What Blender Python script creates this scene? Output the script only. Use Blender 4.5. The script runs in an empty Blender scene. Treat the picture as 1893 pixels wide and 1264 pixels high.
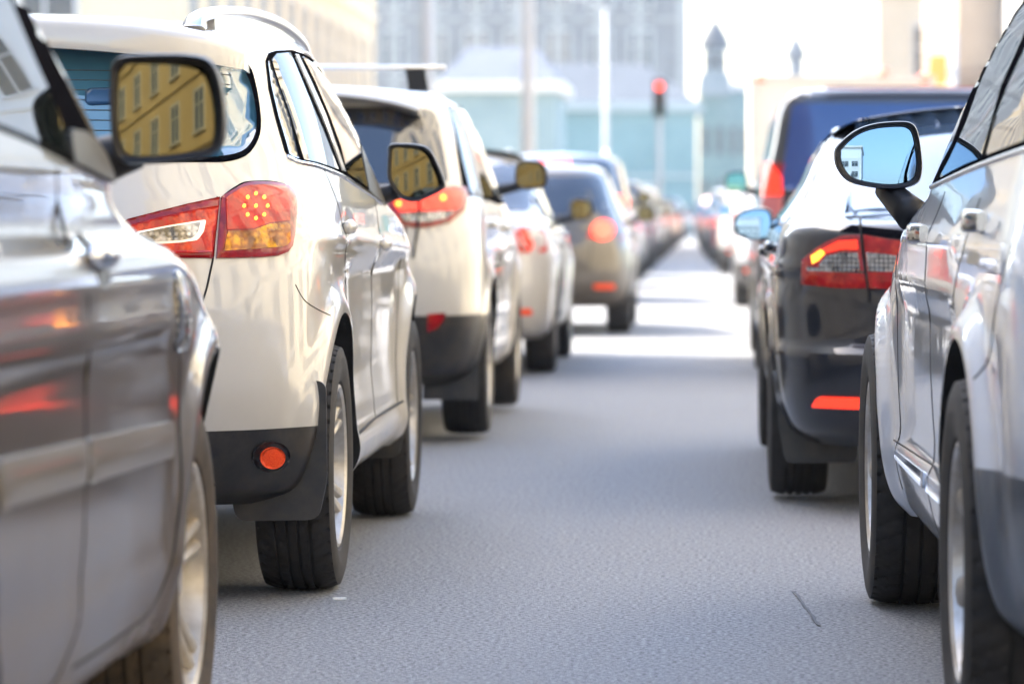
import bpy, bmesh, math, random
import numpy as np
from mathutils import Vector, Matrix
from mathutils.bvhtree import BVHTree
from mathutils.geometry import delaunay_2d_cdt
from mathutils.interpolate import poly_3d_calc
random.seed(7); DBG = 0
SC = bpy.context.scene
COL = SC.collection
PI = math.pi
# ------------------------------------------------------------------ camera
F_PX, VX, VY, CAMZ = 7190.0, 1315.0, 395.0, 1.05
cam = bpy.data.cameras.new('camera')
camo = bpy.data.objects.new('camera', cam); COL.objects.link(camo)
camo.location = (0, 0, CAMZ); camo.rotation_euler = (PI/2, 0, 0)
cam.sensor_width = 36.0; cam.lens = F_PX/1893*36
cam.shift_x = -(VX-946.5)/1893; cam.shift_y = -(632-VY)/1893
cam.clip_start = 0.1; cam.clip_end = 3000
cam.dof.use_dof = True; cam.dof.focus_distance = 10.0; cam.dof.aperture_fstop = 3.9
SC.camera = camo
# ------------------------------------------------------------------ light
SUN_EL, SUN_AZ = math.radians(42), math.radians(-52)     # azimuth from +Y (ahead), negative = to the left
sdir = Vector((math.sin(SUN_AZ)*math.cos(SUN_EL), math.cos(SUN_AZ)*math.cos(SUN_EL), math.sin(SUN_EL)))
W = bpy.data.worlds.new('World'); SC.world = W; W.use_nodes = True
wn = W.node_tree.nodes; wl = W.node_tree.links
sky = wn.new('ShaderNodeTexSky'); sky.sky_type = 'NISHITA'; sky.sun_disc = False
sky.sun_elevation = SUN_EL; sky.sun_rotation = SUN_AZ; sky.dust_density = 2.5; sky.air_density = 1.0
wl.new(sky.outputs[0], wn['Background'].inputs[0]); wn['Background'].inputs[1].default_value = 0.15
sun = bpy.data.lights.new('sun', 'SUN'); sun.energy = 3.0; sun.angle = math.radians(0.5); sun.color = (1, 0.92, 0.80)
suno = bpy.data.objects.new('sun', sun); COL.objects.link(suno)
suno.rotation_euler = sdir.to_track_quat('Z', 'Y').to_euler()
vs = SC.view_settings; vs.view_transform = 'Standard'; vs.look = 'None'; vs.gamma = 1; vs.exposure = 2.65
SC.cycles.max_bounces = 7; SC.cycles.volume_bounces = 0; SC.cycles.transparent_max_bounces = 8

# ------------------------------------------------------------------ materials
MATS = {}
def mat(name, col=(.5, .5, .5), rough=.5, metal=0, coat=0, ior=1.5, emit=None, es=0, spec=.5, fn=None, crough=.03):
    if name in MATS: return MATS[name]
    m = bpy.data.materials.new(name); m.use_nodes = True
    b = m.node_tree.nodes['Principled BSDF']
    b.inputs['Base Color'].default_value = (*col, 1); b.inputs['Roughness'].default_value = rough
    b.inputs['Metallic'].default_value = metal; b.inputs['IOR'].default_value = ior
    b.inputs['Coat Weight'].default_value = coat; b.inputs['Coat Roughness'].default_value = crough
    b.inputs['Specular IOR Level'].default_value = spec
    if emit:
        b.inputs['Emission Color'].default_value = (*emit, 1); b.inputs['Emission Strength'].default_value = es
    if fn: fn(m.node_tree, b)
    MATS[name] = m
    return m
def N(nt, t, **kw):
    n = nt.nodes.new(t)
    for k, v in kw.items(): setattr(n, k, v)
    return n
def noise(nt, scale, detail=4, rough=.6, src=None, dist=0, sc3=None):
    tc = N(nt, 'ShaderNodeTexCoord'); o = tc.outputs['Object']
    if sc3:
        mp = N(nt, 'ShaderNodeMapping'); mp.inputs['Scale'].default_value = sc3
        nt.links.new(o, mp.inputs[0]); o = mp.outputs[0]
    n = N(nt, 'ShaderNodeTexNoise'); n.inputs['Scale'].default_value = scale
    n.inputs['Detail'].default_value = detail; n.inputs['Roughness'].default_value = rough; n.inputs['Distortion'].default_value = dist
    nt.links.new(o, n.inputs['Vector']); return n.outputs['Fac']
def ramp(nt, fac, stops):
    r = N(nt, 'ShaderNodeValToRGB'); e = r.color_ramp.elements
    while len(e) < len(stops): e.new(.5)
    for k, (p, c) in enumerate(stops):
        e[k].position = p; e[k].color = (*c, 1) if len(c) == 3 else c
    nt.links.new(fac, r.inputs[0]); return r.outputs[0]
def bump(nt, b, h, s, d=.01, coat=False):
    bp = N(nt, 'ShaderNodeBump'); bp.inputs['Strength'].default_value = s; bp.inputs['Distance'].default_value = d
    nt.links.new(h, bp.inputs['Height']); nt.links.new(bp.outputs[0], b.inputs['Normal'])
    if coat: nt.links.new(bp.outputs[0], b.inputs['Coat Normal'])
    return bp
def g3(v): return (v, v, v)
def mixc(nt, fac, a, b):
    m = N(nt, 'ShaderNodeMix', data_type='RGBA'); nt.links.new(fac, m.inputs[0])
    for i, c in ((6, a), (7, b)):
        if isinstance(c, tuple): m.inputs[i].default_value = (*c, 1)
        else: nt.links.new(c, m.inputs[i])
    return m.outputs[2]
def zramp(nt, lo, hi):
    tc = N(nt, 'ShaderNodeTexCoord'); sp = N(nt, 'ShaderNodeSeparateXYZ'); nt.links.new(tc.outputs['Object'], sp.inputs[0])
    mr = N(nt, 'ShaderNodeMapRange'); nt.links.new(sp.outputs[2], mr.inputs[0])
    mr.inputs[1].default_value = lo; mr.inputs[2].default_value = hi; return mr.outputs[0]
def paint(name, col, metal=0.0, rough=.35, dirt=(.16, .11, .065), dirtz=(.25, .95), damt=.45, orange=.005, cior=1.5, spec=.5):
    """car paint: colour, clear coat, road film that grows towards the sills"""
    def fn(nt, b):
        z = zramp(nt, dirtz[1], dirtz[0])
        n = noise(nt, 2.5, 5, .6, sc3=(1, 1, .5)); n2 = noise(nt, 60, 3, .6)
        n_ = ramp(nt, n, [(.30, g3(.25)), (.72, g3(1))]); s_ = ramp(nt, n2, [(.35, g3(.82)), (.65, g3(1))])
        zz = N(nt, 'ShaderNodeMath', operation='POWER'); nt.links.new(z, zz.inputs[0]); zz.inputs[1].default_value = 1.6
        mm = N(nt, 'ShaderNodeMath', operation='MULTIPLY'); nt.links.new(zz.outputs[0], mm.inputs[0]); nt.links.new(n_, mm.inputs[1])
        m2 = N(nt, 'ShaderNodeMath', operation='MULTIPLY'); nt.links.new(mm.outputs[0], m2.inputs[0]); nt.links.new(s_, m2.inputs[1])
        m3 = N(nt, 'ShaderNodeMath', operation='MULTIPLY', use_clamp=True); nt.links.new(m2.outputs[0], m3.inputs[0]); m3.inputs[1].default_value = damt
        c = mixc(nt, m3.outputs[0], col, dirt); nt.links.new(c, b.inputs['Base Color'])
        rr = N(nt, 'ShaderNodeMath', operation='MULTIPLY_ADD'); nt.links.new(m3.outputs[0], rr.inputs[0]); rr.inputs[1].default_value = .45; rr.inputs[2].default_value = .025
        nt.links.new(rr.outputs[0], b.inputs['Coat Roughness'])
        cw = N(nt, 'ShaderNodeMath', operation='MULTIPLY_ADD', use_clamp=True); nt.links.new(m3.outputs[0], cw.inputs[0]); cw.inputs[1].default_value = -.95; cw.inputs[2].default_value = 1
        nt.links.new(cw.outputs[0], b.inputs['Coat Weight'])
        sw_ = N(nt, 'ShaderNodeMath', operation='MULTIPLY_ADD', use_clamp=True); nt.links.new(m3.outputs[0], sw_.inputs[0]); sw_.inputs[1].default_value = .5; sw_.inputs[2].default_value = rough
        nt.links.new(sw_.outputs[0], b.inputs['Roughness'])
        if orange:
            w = noise(nt, 5, 2, .5); bump(nt, b, w, orange*6, .02, True)
    m = mat(name, col, rough, metal, 1.0, fn=fn, spec=spec); m.node_tree.nodes['Principled BSDF'].inputs['Coat IOR'].default_value = cior; return m
P_WHITE = paint('pearl_white_paint', (.50, .48, .435), 0, .3)
P_WHITE2 = paint('cream_white_paint', (.49, .465, .415), 0, .3)
P_GOLD = paint('warm_grey_paint', (.085, .070, .055), .4, .3, damt=1.0, dirt=(.15, .10, .055), dirtz=(.15, 1.0))
P_SILV = paint('silver_white_paint', (.55, .60, .69), .15, .3, damt=.10)
P_BLACK = paint('black_paint', (.014, .017, .025), .0, .3, damt=.2, dirt=(.07, .07, .075), cior=1.5, spec=.15)
P_BROWN = paint('olive_grey_paint', (.085, .072, .055), .3, .35)
P_VAN = paint('dark_van_paint', (.025, .03, .04), .2, .3, damt=.3, dirt=(.10, .10, .105))
P_BLUE = paint('blue_grey_paint', (.10, .13, .18), .4, .35)
P_SILVER = paint('silver_paint', (.42, .43, .45), .6, .3)
P_RED = paint('red_paint', (.30, .03, .03), .1, .3)
PLAST = mat('black_plastic', (.010, .010, .012), .42, spec=.35, fn=lambda nt, b: bump(nt, b, noise(nt, 900, 2), .15, .001))
PLAST2 = mat('worn_plastic', (.03, .029, .028), .38, fn=lambda nt, b: (nt.links.new(ramp(nt, noise(nt, 7, 6, .65), [(.4, (.014, .014, .015)), (.62, (.045, .037, .028))]), b.inputs['Base Color']), bump(nt, b, noise(nt, 600, 2), .12, .001)))
DARK = mat('underbody', (.006, .006, .006), .9)
WELL = mat('wheel_well_liner', (.010, .0095, .009), .95)
GLOSSB = mat('pillar_black', (.006, .006, .008), .8, spec=.0)
GREYC = mat('grey_cladding', (.07, .085, .11), .3, coat=.3)
MOULD = mat('satin_moulding', (.15, .132, .11), .33, .3, coat=.3)
CHROME = mat('chrome', (.8, .81, .83), .08, 1)
DCHR = mat('dark_chrome', (.30, .31, .33), .12, 1)
SATIN = mat('satin_aluminium', (.62, .63, .66), .28, 1)
def glassfn(nt, b):
    bump(nt, b, noise(nt, 2.2, 1, .4), .02, .02)
GLASS = mat('side_glass', (.012, .015, .015), .015, ior=1.8, spec=.5, fn=glassfn)
GLASSB = mat('rear_glass', (.035, .13, .20), .04, ior=2.2)
GLASSM = mat('pale_rear_glass', (.05, .08, .13), .06, ior=2.4)
GLASSD = mat('dark_rear_glass', (.012, .022, .045), .04, ior=1.75, spec=.6)
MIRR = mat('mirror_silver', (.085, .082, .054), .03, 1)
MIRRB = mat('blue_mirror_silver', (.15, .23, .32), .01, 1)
def tyrefn(nt, b):
    nt.links.new(ramp(nt, noise(nt, 9, 6, .7), [(.35, (.012, .011, .0105)), (.7, (.034, .028, .022))]), b.inputs['Base Color'])
    bump(nt, b, noise(nt, 300, 3), .2, .001)
TYRE = mat('tyre_rubber', (.02, .02, .02), .75, fn=tyrefn)
def tyrefn2(nt, b):
    nt.links.new(ramp(nt, noise(nt, 9, 6, .7), [(.35, (.03, .024, .018)), (.7, (.10, .072, .045))]), b.inputs['Base Color'])
    bump(nt, b, noise(nt, 300, 3), .2, .001)
TYRED = mat('muddy_tyre_rubber', (.02, .02, .02), .8, fn=tyrefn2)
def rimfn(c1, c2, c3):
    """alloy with the shade deep in the barrel painted into its colour"""
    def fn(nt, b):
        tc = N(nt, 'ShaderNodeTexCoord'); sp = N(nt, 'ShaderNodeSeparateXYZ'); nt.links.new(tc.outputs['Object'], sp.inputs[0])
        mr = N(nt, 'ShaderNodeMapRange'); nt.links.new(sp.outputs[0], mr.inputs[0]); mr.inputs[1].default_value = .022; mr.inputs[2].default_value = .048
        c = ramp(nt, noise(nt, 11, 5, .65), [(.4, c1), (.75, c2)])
        nt.links.new(mixc(nt, mr.outputs[0], c3, c), b.inputs['Base Color'])  # darkens with depth, painting the shaded gaps between the spokes
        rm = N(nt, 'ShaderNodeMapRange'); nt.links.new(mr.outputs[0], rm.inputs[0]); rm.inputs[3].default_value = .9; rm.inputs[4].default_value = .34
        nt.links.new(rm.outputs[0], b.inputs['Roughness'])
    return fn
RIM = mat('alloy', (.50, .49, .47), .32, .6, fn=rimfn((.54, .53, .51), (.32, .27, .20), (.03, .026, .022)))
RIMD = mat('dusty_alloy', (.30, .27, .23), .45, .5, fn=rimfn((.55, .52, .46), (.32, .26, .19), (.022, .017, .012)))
DISC = mat('brake_disc', (.02, .018, .016), .6, .3)
def lensfn(c1, c2, sc=(1, 1, 1), s=220, tint=None):
    def fn(nt, b):
        tc = N(nt, 'ShaderNodeTexCoord'); mp = N(nt, 'ShaderNodeMapping'); mp.inputs['Scale'].default_value = sc
        nt.links.new(tc.outputs['Object'], mp.inputs[0])
        w = N(nt, 'ShaderNodeTexWave', bands_direction='Z'); w.inputs['Scale'].default_value = s/10; w.inputs['Distortion'].default_value = .6
        w2 = N(nt, 'ShaderNodeTexWave', bands_direction='X'); w2.inputs['Scale'].default_value = s/10; w2.inputs['Distortion'].default_value = .6
        nt.links.new(mp.outputs[0], w.inputs[0]); nt.links.new(mp.outputs[0], w2.inputs[0])
        mm = N(nt, 'ShaderNodeMath', operation='MULTIPLY'); nt.links.new(w.outputs['Fac'], mm.inputs[0]); nt.links.new(w2.outputs['Fac'], mm.inputs[1])
        c = mixc(nt, mm.outputs[0], c1, c2)
        n = noise(nt, 14, 3, .6); c = mixc(nt, ramp(nt, n, [(.36, g3(.0)), (.62, g3(.8))]), c, tuple(x*.22 for x in c1)); n5 = noise(nt, 23, 3, .6); c = mixc(nt, ramp(nt, n5, [(.5, g3(0)), (.72, g3(.7))]), c, tint or (min(1, c2[0]*1.25), min(1, c2[1]*1.5+.04), c2[2]))
        nt.links.new(c, b.inputs['Base Color'])
    return fn
RED = mat('red_lens', (.5, .008, .01), .3, coat=.6, spec=.2, emit=(1, .03, .012), es=.06, fn=lensfn((.24, .003, .004), (.50, .02, .006), s=60))
REDS = mat('red_lens_smooth', (.42, .004, .012), .3, coat=.7, spec=.2, emit=(1, .01, .03), es=.02, fn=lensfn((.20, .002, .006), (.27, .006, .012), s=30))
REDL = mat('lit_red_lens', (.6, .01, .01), .3, coat=.6, spec=.2, emit=(1, .045, .015), es=.30)
REDH = mat('bright_red_light', (.8, .02, .01), .3, emit=(1, .07, .04), es=.9)
AMBER = mat('amber_lens', (.75, .22, .01), .3, coat=.6, spec=.2, fn=lensfn((.40, .10, .002), (.85, .30, .008), s=150))
AMBL = mat('lit_amber', (.9, .3, .02), .3, emit=(1, .32, .03), es=.7)
CLEAR = mat('clear_lens', (.6, .6, .62), .12, .6, coat=1, fn=lensfn((.10, .105, .12), (.62, .63, .65), s=200, tint=(.55, .56, .6)))
REFL = mat('reflector_red', (1, .075, .012), .4, spec=.2, fn=lambda nt, b: nt.links.new(ramp(nt, noise(nt, 400, 2), [(.4, (.85, .04, .01)), (.6, (1, .12, .02))]), b.inputs['Base Color']))
SEAM = mat('seam', (.006, .006, .006), .8)
WIRE = mat('heater_wire', (.02, .03, .03), .6)
STICK = mat('sticker_white', (.8, .8, .78), .5)
INK = mat('ink', (.05, .06, .12), .5)

# ------------------------------------------------------------------ object helpers
def link(name, me, m=None, parent=None, smooth=True):
    o = bpy.data.objects.new(name, me); COL.objects.link(o)
    if m: me.materials.append(m)
    if parent: o.parent = parent
    if smooth and len(me.polygons): me.polygons.foreach_set('use_smooth', [True]*len(me.polygons))
    return o
def pyd(name, v, f, m=None, parent=None, smooth=True, sharp=None):
    me = bpy.data.meshes.new(name); me.from_pydata([tuple(p) for p in v], [], f); me.update()
    bm = bmesh.new(); bm.from_mesh(me); bmesh.ops.recalc_face_normals(bm, faces=bm.faces); bm.to_mesh(me); bm.free()
    if sharp: me.set_sharp_from_angle(angle=math.radians(sharp))
    return link(name, me, m, parent, smooth)
def empty(name, loc=(0, 0, 0), rz=0, parent=None):
    o = bpy.data.objects.new(name, None); COL.objects.link(o); o.location = loc; o.rotation_euler = (0, 0, rz)
    if parent: o.parent = parent
    return o
def tag(o, label=None, cat=None, group=None, kind=None):
    if label: o['label'] = label
    if cat: o['category'] = cat
    if group: o['group'] = group
    if kind: o['kind'] = kind
    return o
class MB:
    def __init__(s): s.v = []; s.f = []
    def add(s, v, f):
        n = len(s.v); s.v += [tuple(p) for p in v]; s.f += [tuple(i+n for i in q) for q in f]
    def box(s, x0, x1, y0, y1, z0, z1):
        s.add([(x0, y0, z0), (x1, y0, z0), (x1, y1, z0), (x0, y1, z0), (x0, y0, z1), (x1, y0, z1), (x1, y1, z1), (x0, y1, z1)],
              [(0, 3, 2, 1), (4, 5, 6, 7), (0, 1, 5, 4), (1, 2, 6, 5), (2, 3, 7, 6), (3, 0, 4, 7)])
    def loft(s, rings, cap=True):
        n = len(rings[0]); v = [p for r in rings for p in r]; f = []
        for i in range(len(rings)-1):
            for j in range(n): f.append((i*n+j, i*n+(j+1) % n, (i+1)*n+(j+1) % n, (i+1)*n+j))
        if cap: f.append(tuple(range(n))); f.append(tuple((len(rings)-1)*n+j for j in range(n))[::-1])
        s.add(v, f)
    def tube(s, pts, r, n=10, flat=1.0, cap=True):
        pts = [Vector(p) for p in pts]; rings = []
        up = Vector((0, 0, 1))
        for i, p in enumerate(pts):
            t = (pts[min(i+1, len(pts)-1)]-pts[max(i-1, 0)]).normalized()
            a = t.cross(up)
            if a.length < .1: a = t.cross(Vector((0, 1, 0)))
            a.normalize(); b = a.cross(t)
            rr = r[i] if isinstance(r, (list, tuple)) else r
            rings.append([p+a*(rr*math.cos(k*2*PI/n))+b*(rr*flat*math.sin(k*2*PI/n)) for k in range(n)])
        s.loft(rings, cap)
    def lathe(s, prof, c, axis='x', n=32):
        rings = []
        for (a, r) in prof:
            ring = []
            for k in range(n):
                t = k*2*PI/n
                if axis == 'x': ring.append((c[0]+a, c[1]+r*math.cos(t), c[2]+r*math.sin(t)))
                else: ring.append((c[0]+r*math.cos(t), c[1]+r*math.sin(t), c[2]+a))
            rings.append(ring)
        s.loft(rings, True)
    def build(s, name, m=None, parent=None, smooth=True, sharp=None):
        return pyd(name, s.v, s.f, m, parent, smooth, sharp)

def pchip(x, y, xs):
    x = np.asarray(x, float); y = np.asarray(y, float); h = np.diff(x); d = np.diff(y)/h
    m = np.zeros(len(x)); m[0] = d[0]; m[-1] = d[-1]
    for i in range(1, len(x)-1):
        if d[i-1]*d[i] > 0:
            w1 = 2*h[i]+h[i-1]; w2 = h[i]+2*h[i-1]; m[i] = (w1+w2)/(w1/d[i-1]+w2/d[i])
    k = np.clip(np.searchsorted(x, xs, side='right')-1, 0, len(x)-2); t = (xs-x[k])/h[k]
    return (2*t**3-3*t**2+1)*y[k]+(t**3-2*t**2+t)*h[k]*m[k]+(-2*t**3+3*t**2)*y[k+1]+(t**3-t**2)*h[k]*m[k+1]
def sspline(pts, n=8, closed=False):
    """Catmull-Rom through 2D/3D points"""
    P = [np.array(p, float) for p in pts]; L = len(P); out = []
    rng = range(L) if closed else range(L-1)
    for i in rng:
        if closed: a, b, c, d = P[i-1], P[i], P[(i+1) % L], P[(i+2) % L]
        else: a, b, c, d = P[max(i-1, 0)], P[i], P[i+1], P[min(i+2, L-1)]
        for k in range(n):
            t = k/n
            out.append(.5*((2*b)+(-a+c)*t+(2*a-5*b+4*c-d)*t*t+(-a+3*b-3*c+d)*t**3))
    if not closed: out.append(P[-1])
    return [tuple(p) for p in out]
def rounded(poly, r, n=5):
    """polygon with rounded corners; r is one radius or one per corner"""
    out = []; L = len(poly)
    for i in range(L):
        p0, p, p2 = (np.array(poly[i-1], float), np.array(poly[i], float), np.array(poly[(i+1) % L], float))
        rr = r[i] if isinstance(r, (list, tuple)) else r
        a = p0-p; b = p2-p; la, lb = np.linalg.norm(a), np.linalg.norm(b); q = min(rr, la*.48, lb*.48)
        A = p+a/la*q; B = p+b/lb*q
        for k in range(n+1):
            t = k/n; out.append(tuple((1-t)**2*A+2*t*(1-t)*p+t*t*B))
    return out

# ------------------------------------------------------------------ cars
class Car:
    def __init__(s, name, label, cat, x, y, yaw=0, group=None, res=.02):
        s.root = empty(name, (x, y, 0), yaw); tag(s.root, label, cat, group)
        s.M = Matrix.Translation((x, y, 0)) @ Matrix.Rotation(yaw, 4, 'Z'); s.Mi = s.M.inverted(); s.res = res
        s.o = s.Mi @ Vector((0, 0, CAMZ))
    def body(s, lv, nr=3.0, nf=2.6, paintm=None, bow=.02, crown=.035, disp=None, wheels=(0, 2.67), ra=.385, wz=.345, zbot=None,
             lower=None, droop=None, archw=.26, wellm=None, capk=.45):
        """lv rows: z, y rear, y front, half width, Lr, Lf"""
        lv = np.array(lv, float); res = s.res
        seg = np.sqrt(np.diff(lv[:, 0])**2+(np.abs(np.diff(lv[:, 1]))*.9)**2+(np.abs(np.diff(lv[:, 2]))*.9)**2+np.diff(lv[:, 3])**2)
        T = np.concatenate([[0], np.cumsum(seg)])
        ts = [0.]
        for i in range(len(seg)):
            n = max(1, int(round(seg[i]/res))); ts += list(T[i]+(np.arange(n)+1)/n*seg[i])
        ts = np.array(ts); cols = [pchip(T, lv[:, c], ts) for c in range(6)]
        # theta samples by arc length on a reference corner
        def caps(nexp, L, w):
            th = np.linspace(0, 1, 4000)*PI/2
            x = w*np.sin(th)**(2/nexp); y = L*(1-np.cos(th)**(2/nexp))
            d = np.concatenate([[0], np.cumsum(np.hypot(np.diff(x), np.diff(y)))]); n = max(8, int(d[-1]/res))
            return np.interp(np.linspace(0, d[-1], n+1), d, th)
        tr = caps(nr, .6, .88); tf = caps(nf, .6, .88); ns = max(12, int(2.6/res))
        rows = []
        for k in range(len(ts)):
            z, yr, yf, w, Lr, Lf = [c[k] for c in cols]
            xr = w*np.sin(tr)**(2/nr); y1 = yr+Lr*(1-np.cos(tr)**(2/nr))
            ys = np.linspace(yr+Lr, yf-Lf, ns+2)[1:-1]; xs = np.full(len(ys), w)
            xf = (w*np.sin(tf)**(2/nf))[::-1]; y2 = (yf-Lf*(1-np.cos(tf)**(2/nf)))[::-1]
            X = np.concatenate([xr, xs, xf]); Y = np.concatenate([y1, ys, y2]); Z = np.full(len(X), z)
            X = X*(1-bow*((Y-1.3)/2)**2)
            rows.append([X, Y, Z])
        # roof cap
        X0, Y0, Z0 = rows[-1]; nc = max(8, int(.6/res)); ym = (Y0[0]+Y0[-1])/2
        for i in range(1, nc+1):
            sc = 1-i/nc
            rows.append([X0*sc, ym+(Y0-ym)*(1-(1-sc)*capk), Z0+crown*(1-sc*sc)])
        A = np.array(rows)            # levels x 3 x n
        X, Y, Z = A[:, 0], A[:, 1], A[:, 2]
        wref = lv[:, 3].max()
        if disp is not None:
            wt = np.clip((X/wref-.55)/.35, 0, 1); X = X+disp(Y, Z)*wt
        if droop is not None: Z = Z+droop(Y, Z)
        nl, n = X.shape
        vr = np.stack([X, Y, Z], -1).reshape(-1, 3); vl = vr*np.array([-1, 1, 1]); V = np.concatenate([vr, vl]); off = nl*n
        Fc = []
        for i in range(nl-1):
            for j in range(n-1):
                a, b, c, d = i*n+j, i*n+j+1, (i+1)*n+j+1, (i+1)*n+j
                Fc.append((a, b, c, d)); Fc.append((off+d, off+c, off+b, off+a))
        Fc.append(tuple(range(n))[::-1]+tuple(off+j for j in range(n)))
        me = bpy.data.meshes.new('body'); me.from_pydata(V.tolist(), [], Fc); 
        bm = bmesh.new(); bm.from_mesh(me)
        bmesh.ops.remove_doubles(bm, verts=bm.verts, dist=.0008)
        bmesh.ops.dissolve_degenerate(bm, edges=bm.edges, dist=.0004)
        bmesh.ops.recalc_face_normals(bm, faces=bm.faces)
        bm.normal_update(); bm.faces.ensure_lookup_table(); bm.verts.ensure_lookup_table()
        s.bvh = BVHTree.FromBMesh(bm); s.fv = [[v.index for v in f.verts] for f in bm.faces]
        s.vc = [v.co.copy() for v in bm.verts]; s.vn = [v.normal.copy() for v in bm.verts]
        bm.to_mesh(me); bm.free()
        # arches
        cb = MB()
        for wy in wheels:
            for sx in (1, -1):
                cb.lathe([(-archw, ra-.0), (archw, ra)], (sx*(wref+.02), wy, wz), 'x', 72)
        cut = cb.build('cutter', WELL)
        bo = bpy.data.objects.new('body', me); COL.objects.link(bo); me.materials.append(paintm); me.materials.append(WELL)
        md = bo.modifiers.new('b', 'BOOLEAN'); md.operation = 'DIFFERENCE'; md.object = cut; md.solver = 'EXACT'; md.material_mode = 'TRANSFER'
        nf0 = len(me.polygons)
        for att in range(4):
            dg = bpy.context.evaluated_depsgraph_get(); me2 = bpy.data.meshes.new_from_object(bo.evaluated_get(dg))
            if len(me2.polygons) > nf0*.80 and min(v.co.x for v in me2.vertices) < -.7 and max(v.co.x for v in me2.vertices) > .7: break
            if DBG: print('BOOLEAN retry', s.root.name, att, nf0, len(me2.polygons))
            if att == 0: cut.location = (.0007, .0009, .0006)
            elif att == 1: md.use_self = True
            else:
                bm = bmesh.new(); bm.from_mesh(me); bmesh.ops.remove_doubles(bm, verts=bm.verts, dist=.002*att); bmesh.ops.triangulate(bm, faces=bm.faces); bm.to_mesh(me); bm.free()
        bpy.data.objects.remove(bo); bpy.data.objects.remove(cut)
        # split into parts by key
        bm = bmesh.new(); bm.from_mesh(me2)
        wi = [i for i, m_ in enumerate(me2.materials) if m_ and m_.name == WELL.name]
        keys = {}
        for f in bm.faces:
            c = f.calc_center_median()
            if f.material_index in wi: k = 'wheel_well'
            elif len(f.verts) > 60 or (abs(f.normal.z) > .95 and c.z < lv[0, 0]+.01): k = 'underbody'
            else: k = (lower(c) if lower else None) or 'body'
            keys.setdefault(k, []).append(f.index)
        matmap = {'body': paintm, 'wheel_well': WELL, 'underbody': DARK, 'lower_bumper': PLAST2, 'sill': PLAST2, 'bumper': PLAST2, 'cladding': GREYC}
        bm.free()
        for k, idx in keys.items():
            b2 = bmesh.new(); b2.from_mesh(me2); b2.faces.ensure_lookup_table(); keep = set(idx)
            groups = [keep]
            if k != 'body':
                groups = []; left = set(keep)
                while left:
                    st = [left.pop()]; comp = set(st)
                    while st:
                        fc = b2.faces[st.pop()]
                        for e in fc.edges:
                            for g_ in e.link_faces:
                                if g_.index in left: left.discard(g_.index); comp.add(g_.index); st.append(g_.index)
                    if len(comp) > 6 or k == 'underbody': groups.append(comp)
            b2.free()
            for comp in groups:
                b2 = bmesh.new(); b2.from_mesh(me2); b2.faces.ensure_lookup_table()
                bmesh.ops.delete(b2, geom=[f for f in b2.faces if f.index not in comp], context='FACES')
                m3 = bpy.data.meshes.new(k); b2.to_mesh(m3); b2.free(); m3.materials.clear()
                m3.polygons.foreach_set('material_index', [0]*len(m3.polygons))
                o = link(k, m3, matmap[k], s.root); m3.set_sharp_from_angle(angle=math.radians(40))
    def ray(s, p, proj):
        a, b = p
        if proj == 'R': o, d = Vector((3, a, b)), Vector((-1, 0, 0))
        elif proj == 'L': o, d = Vector((-3, a, b)), Vector((1, 0, 0))
        elif proj == 'B': o, d = Vector((a, -6, b)), Vector((0, 1, 0))
        elif proj == 'F': o, d = Vector((a, 9, b)), Vector((0, -1, 0))
        elif proj == 'T': o, d = Vector((a, b, 4)), Vector((0, 0, -1))
        elif proj == 'cam':
            o = s.o; d = ((s.Mi @ Vector(((a-VX)/F_PX*10, 10, CAMZ+(VY-b)/F_PX*10)))-o).normalized()
        else:   # ('A', degrees): from behind, turned towards the right side
            t = math.radians(proj[1]); dr = Vector((-math.sin(t), math.cos(t), 0)); sd = Vector((math.cos(t), math.sin(t), 0))
            o = sd*a-dr*6+Vector((0, 0, b)); d = dr
        h, n, i, dist = s.bvh.ray_cast(o, d)
        if h is None:      # just past the outline: take the nearest place of the body to the ray
            c0 = -(o-Vector((0, 1.3, .9))).dot(d); best = None
            for k in range(61):
                r_ = s.bvh.find_nearest(o+d*(c0-3+k*.1))
                if r_[0] is not None and (best is None or r_[3] < best[3]): best = r_
            h, n, i, dist = best
        fv = s.fv[i]
        if len(fv) < 8:
            w = poly_3d_calc([s.vc[k] for k in fv], h); n = sum((s.vn[k]*q for k, q in zip(fv, w)), Vector()).normalized()
        if n.dot(d) > .2: n = -n
        return h, n
    def patch(s, name, outline, proj, m, off=.004, edge=None, step=None, parent=None, mirror=False, bulge=0, depth=.012, label=None, both=None, smooth=3):
        ol = [Vector((float(p[0]), float(p[1]))) for p in outline]
        xs = [p.x for p in ol]; ys = [p.y for p in ol]; w = max(max(xs)-min(xs), max(ys)-min(ys))
        step = step or w/22
        ol2 = []
        for i, p in enumerate(ol):
            q = ol[(i+1) % len(ol)]; n_ = max(1, int(math.ceil((q-p).length/(step*1.05))))
            ol2 += [p.lerp(q, k/n_) for k in range(n_)]
        ol = ol2
        verts = list(ol); n0 = len(ol)
        def inside(q):
            c = False; j = n0-1
            for i in range(n0):
                if (ol[i].y > q.y) != (ol[j].y > q.y) and q.x < (ol[j].x-ol[i].x)*(q.y-ol[i].y)/(ol[j].y-ol[i].y)+ol[i].x: c = not c
                j = i
            return c
        def edist(q):
            b = 1e9
            for i in range(n0):
                a, c = ol[i-1], ol[i]; d = c-a; L = d.length_squared
                t = 0 if L == 0 else max(0, min(1, (q-a).dot(d)/L)); b = min(b, (a+d*t-q).length)
            return b
        y = min(ys)+step*.5
        while y < max(ys):
            x = min(xs)+step*.5
            while x < max(xs):
                q = Vector((x, y))
                if inside(q) and edist(q) > step*.35: verts.append(q)
                x += step
            y += step
        r = delaunay_2d_cdt(verts, [(i, (i+1) % n0) for i in range(n0)], [], 1, 1e-7)
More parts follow.
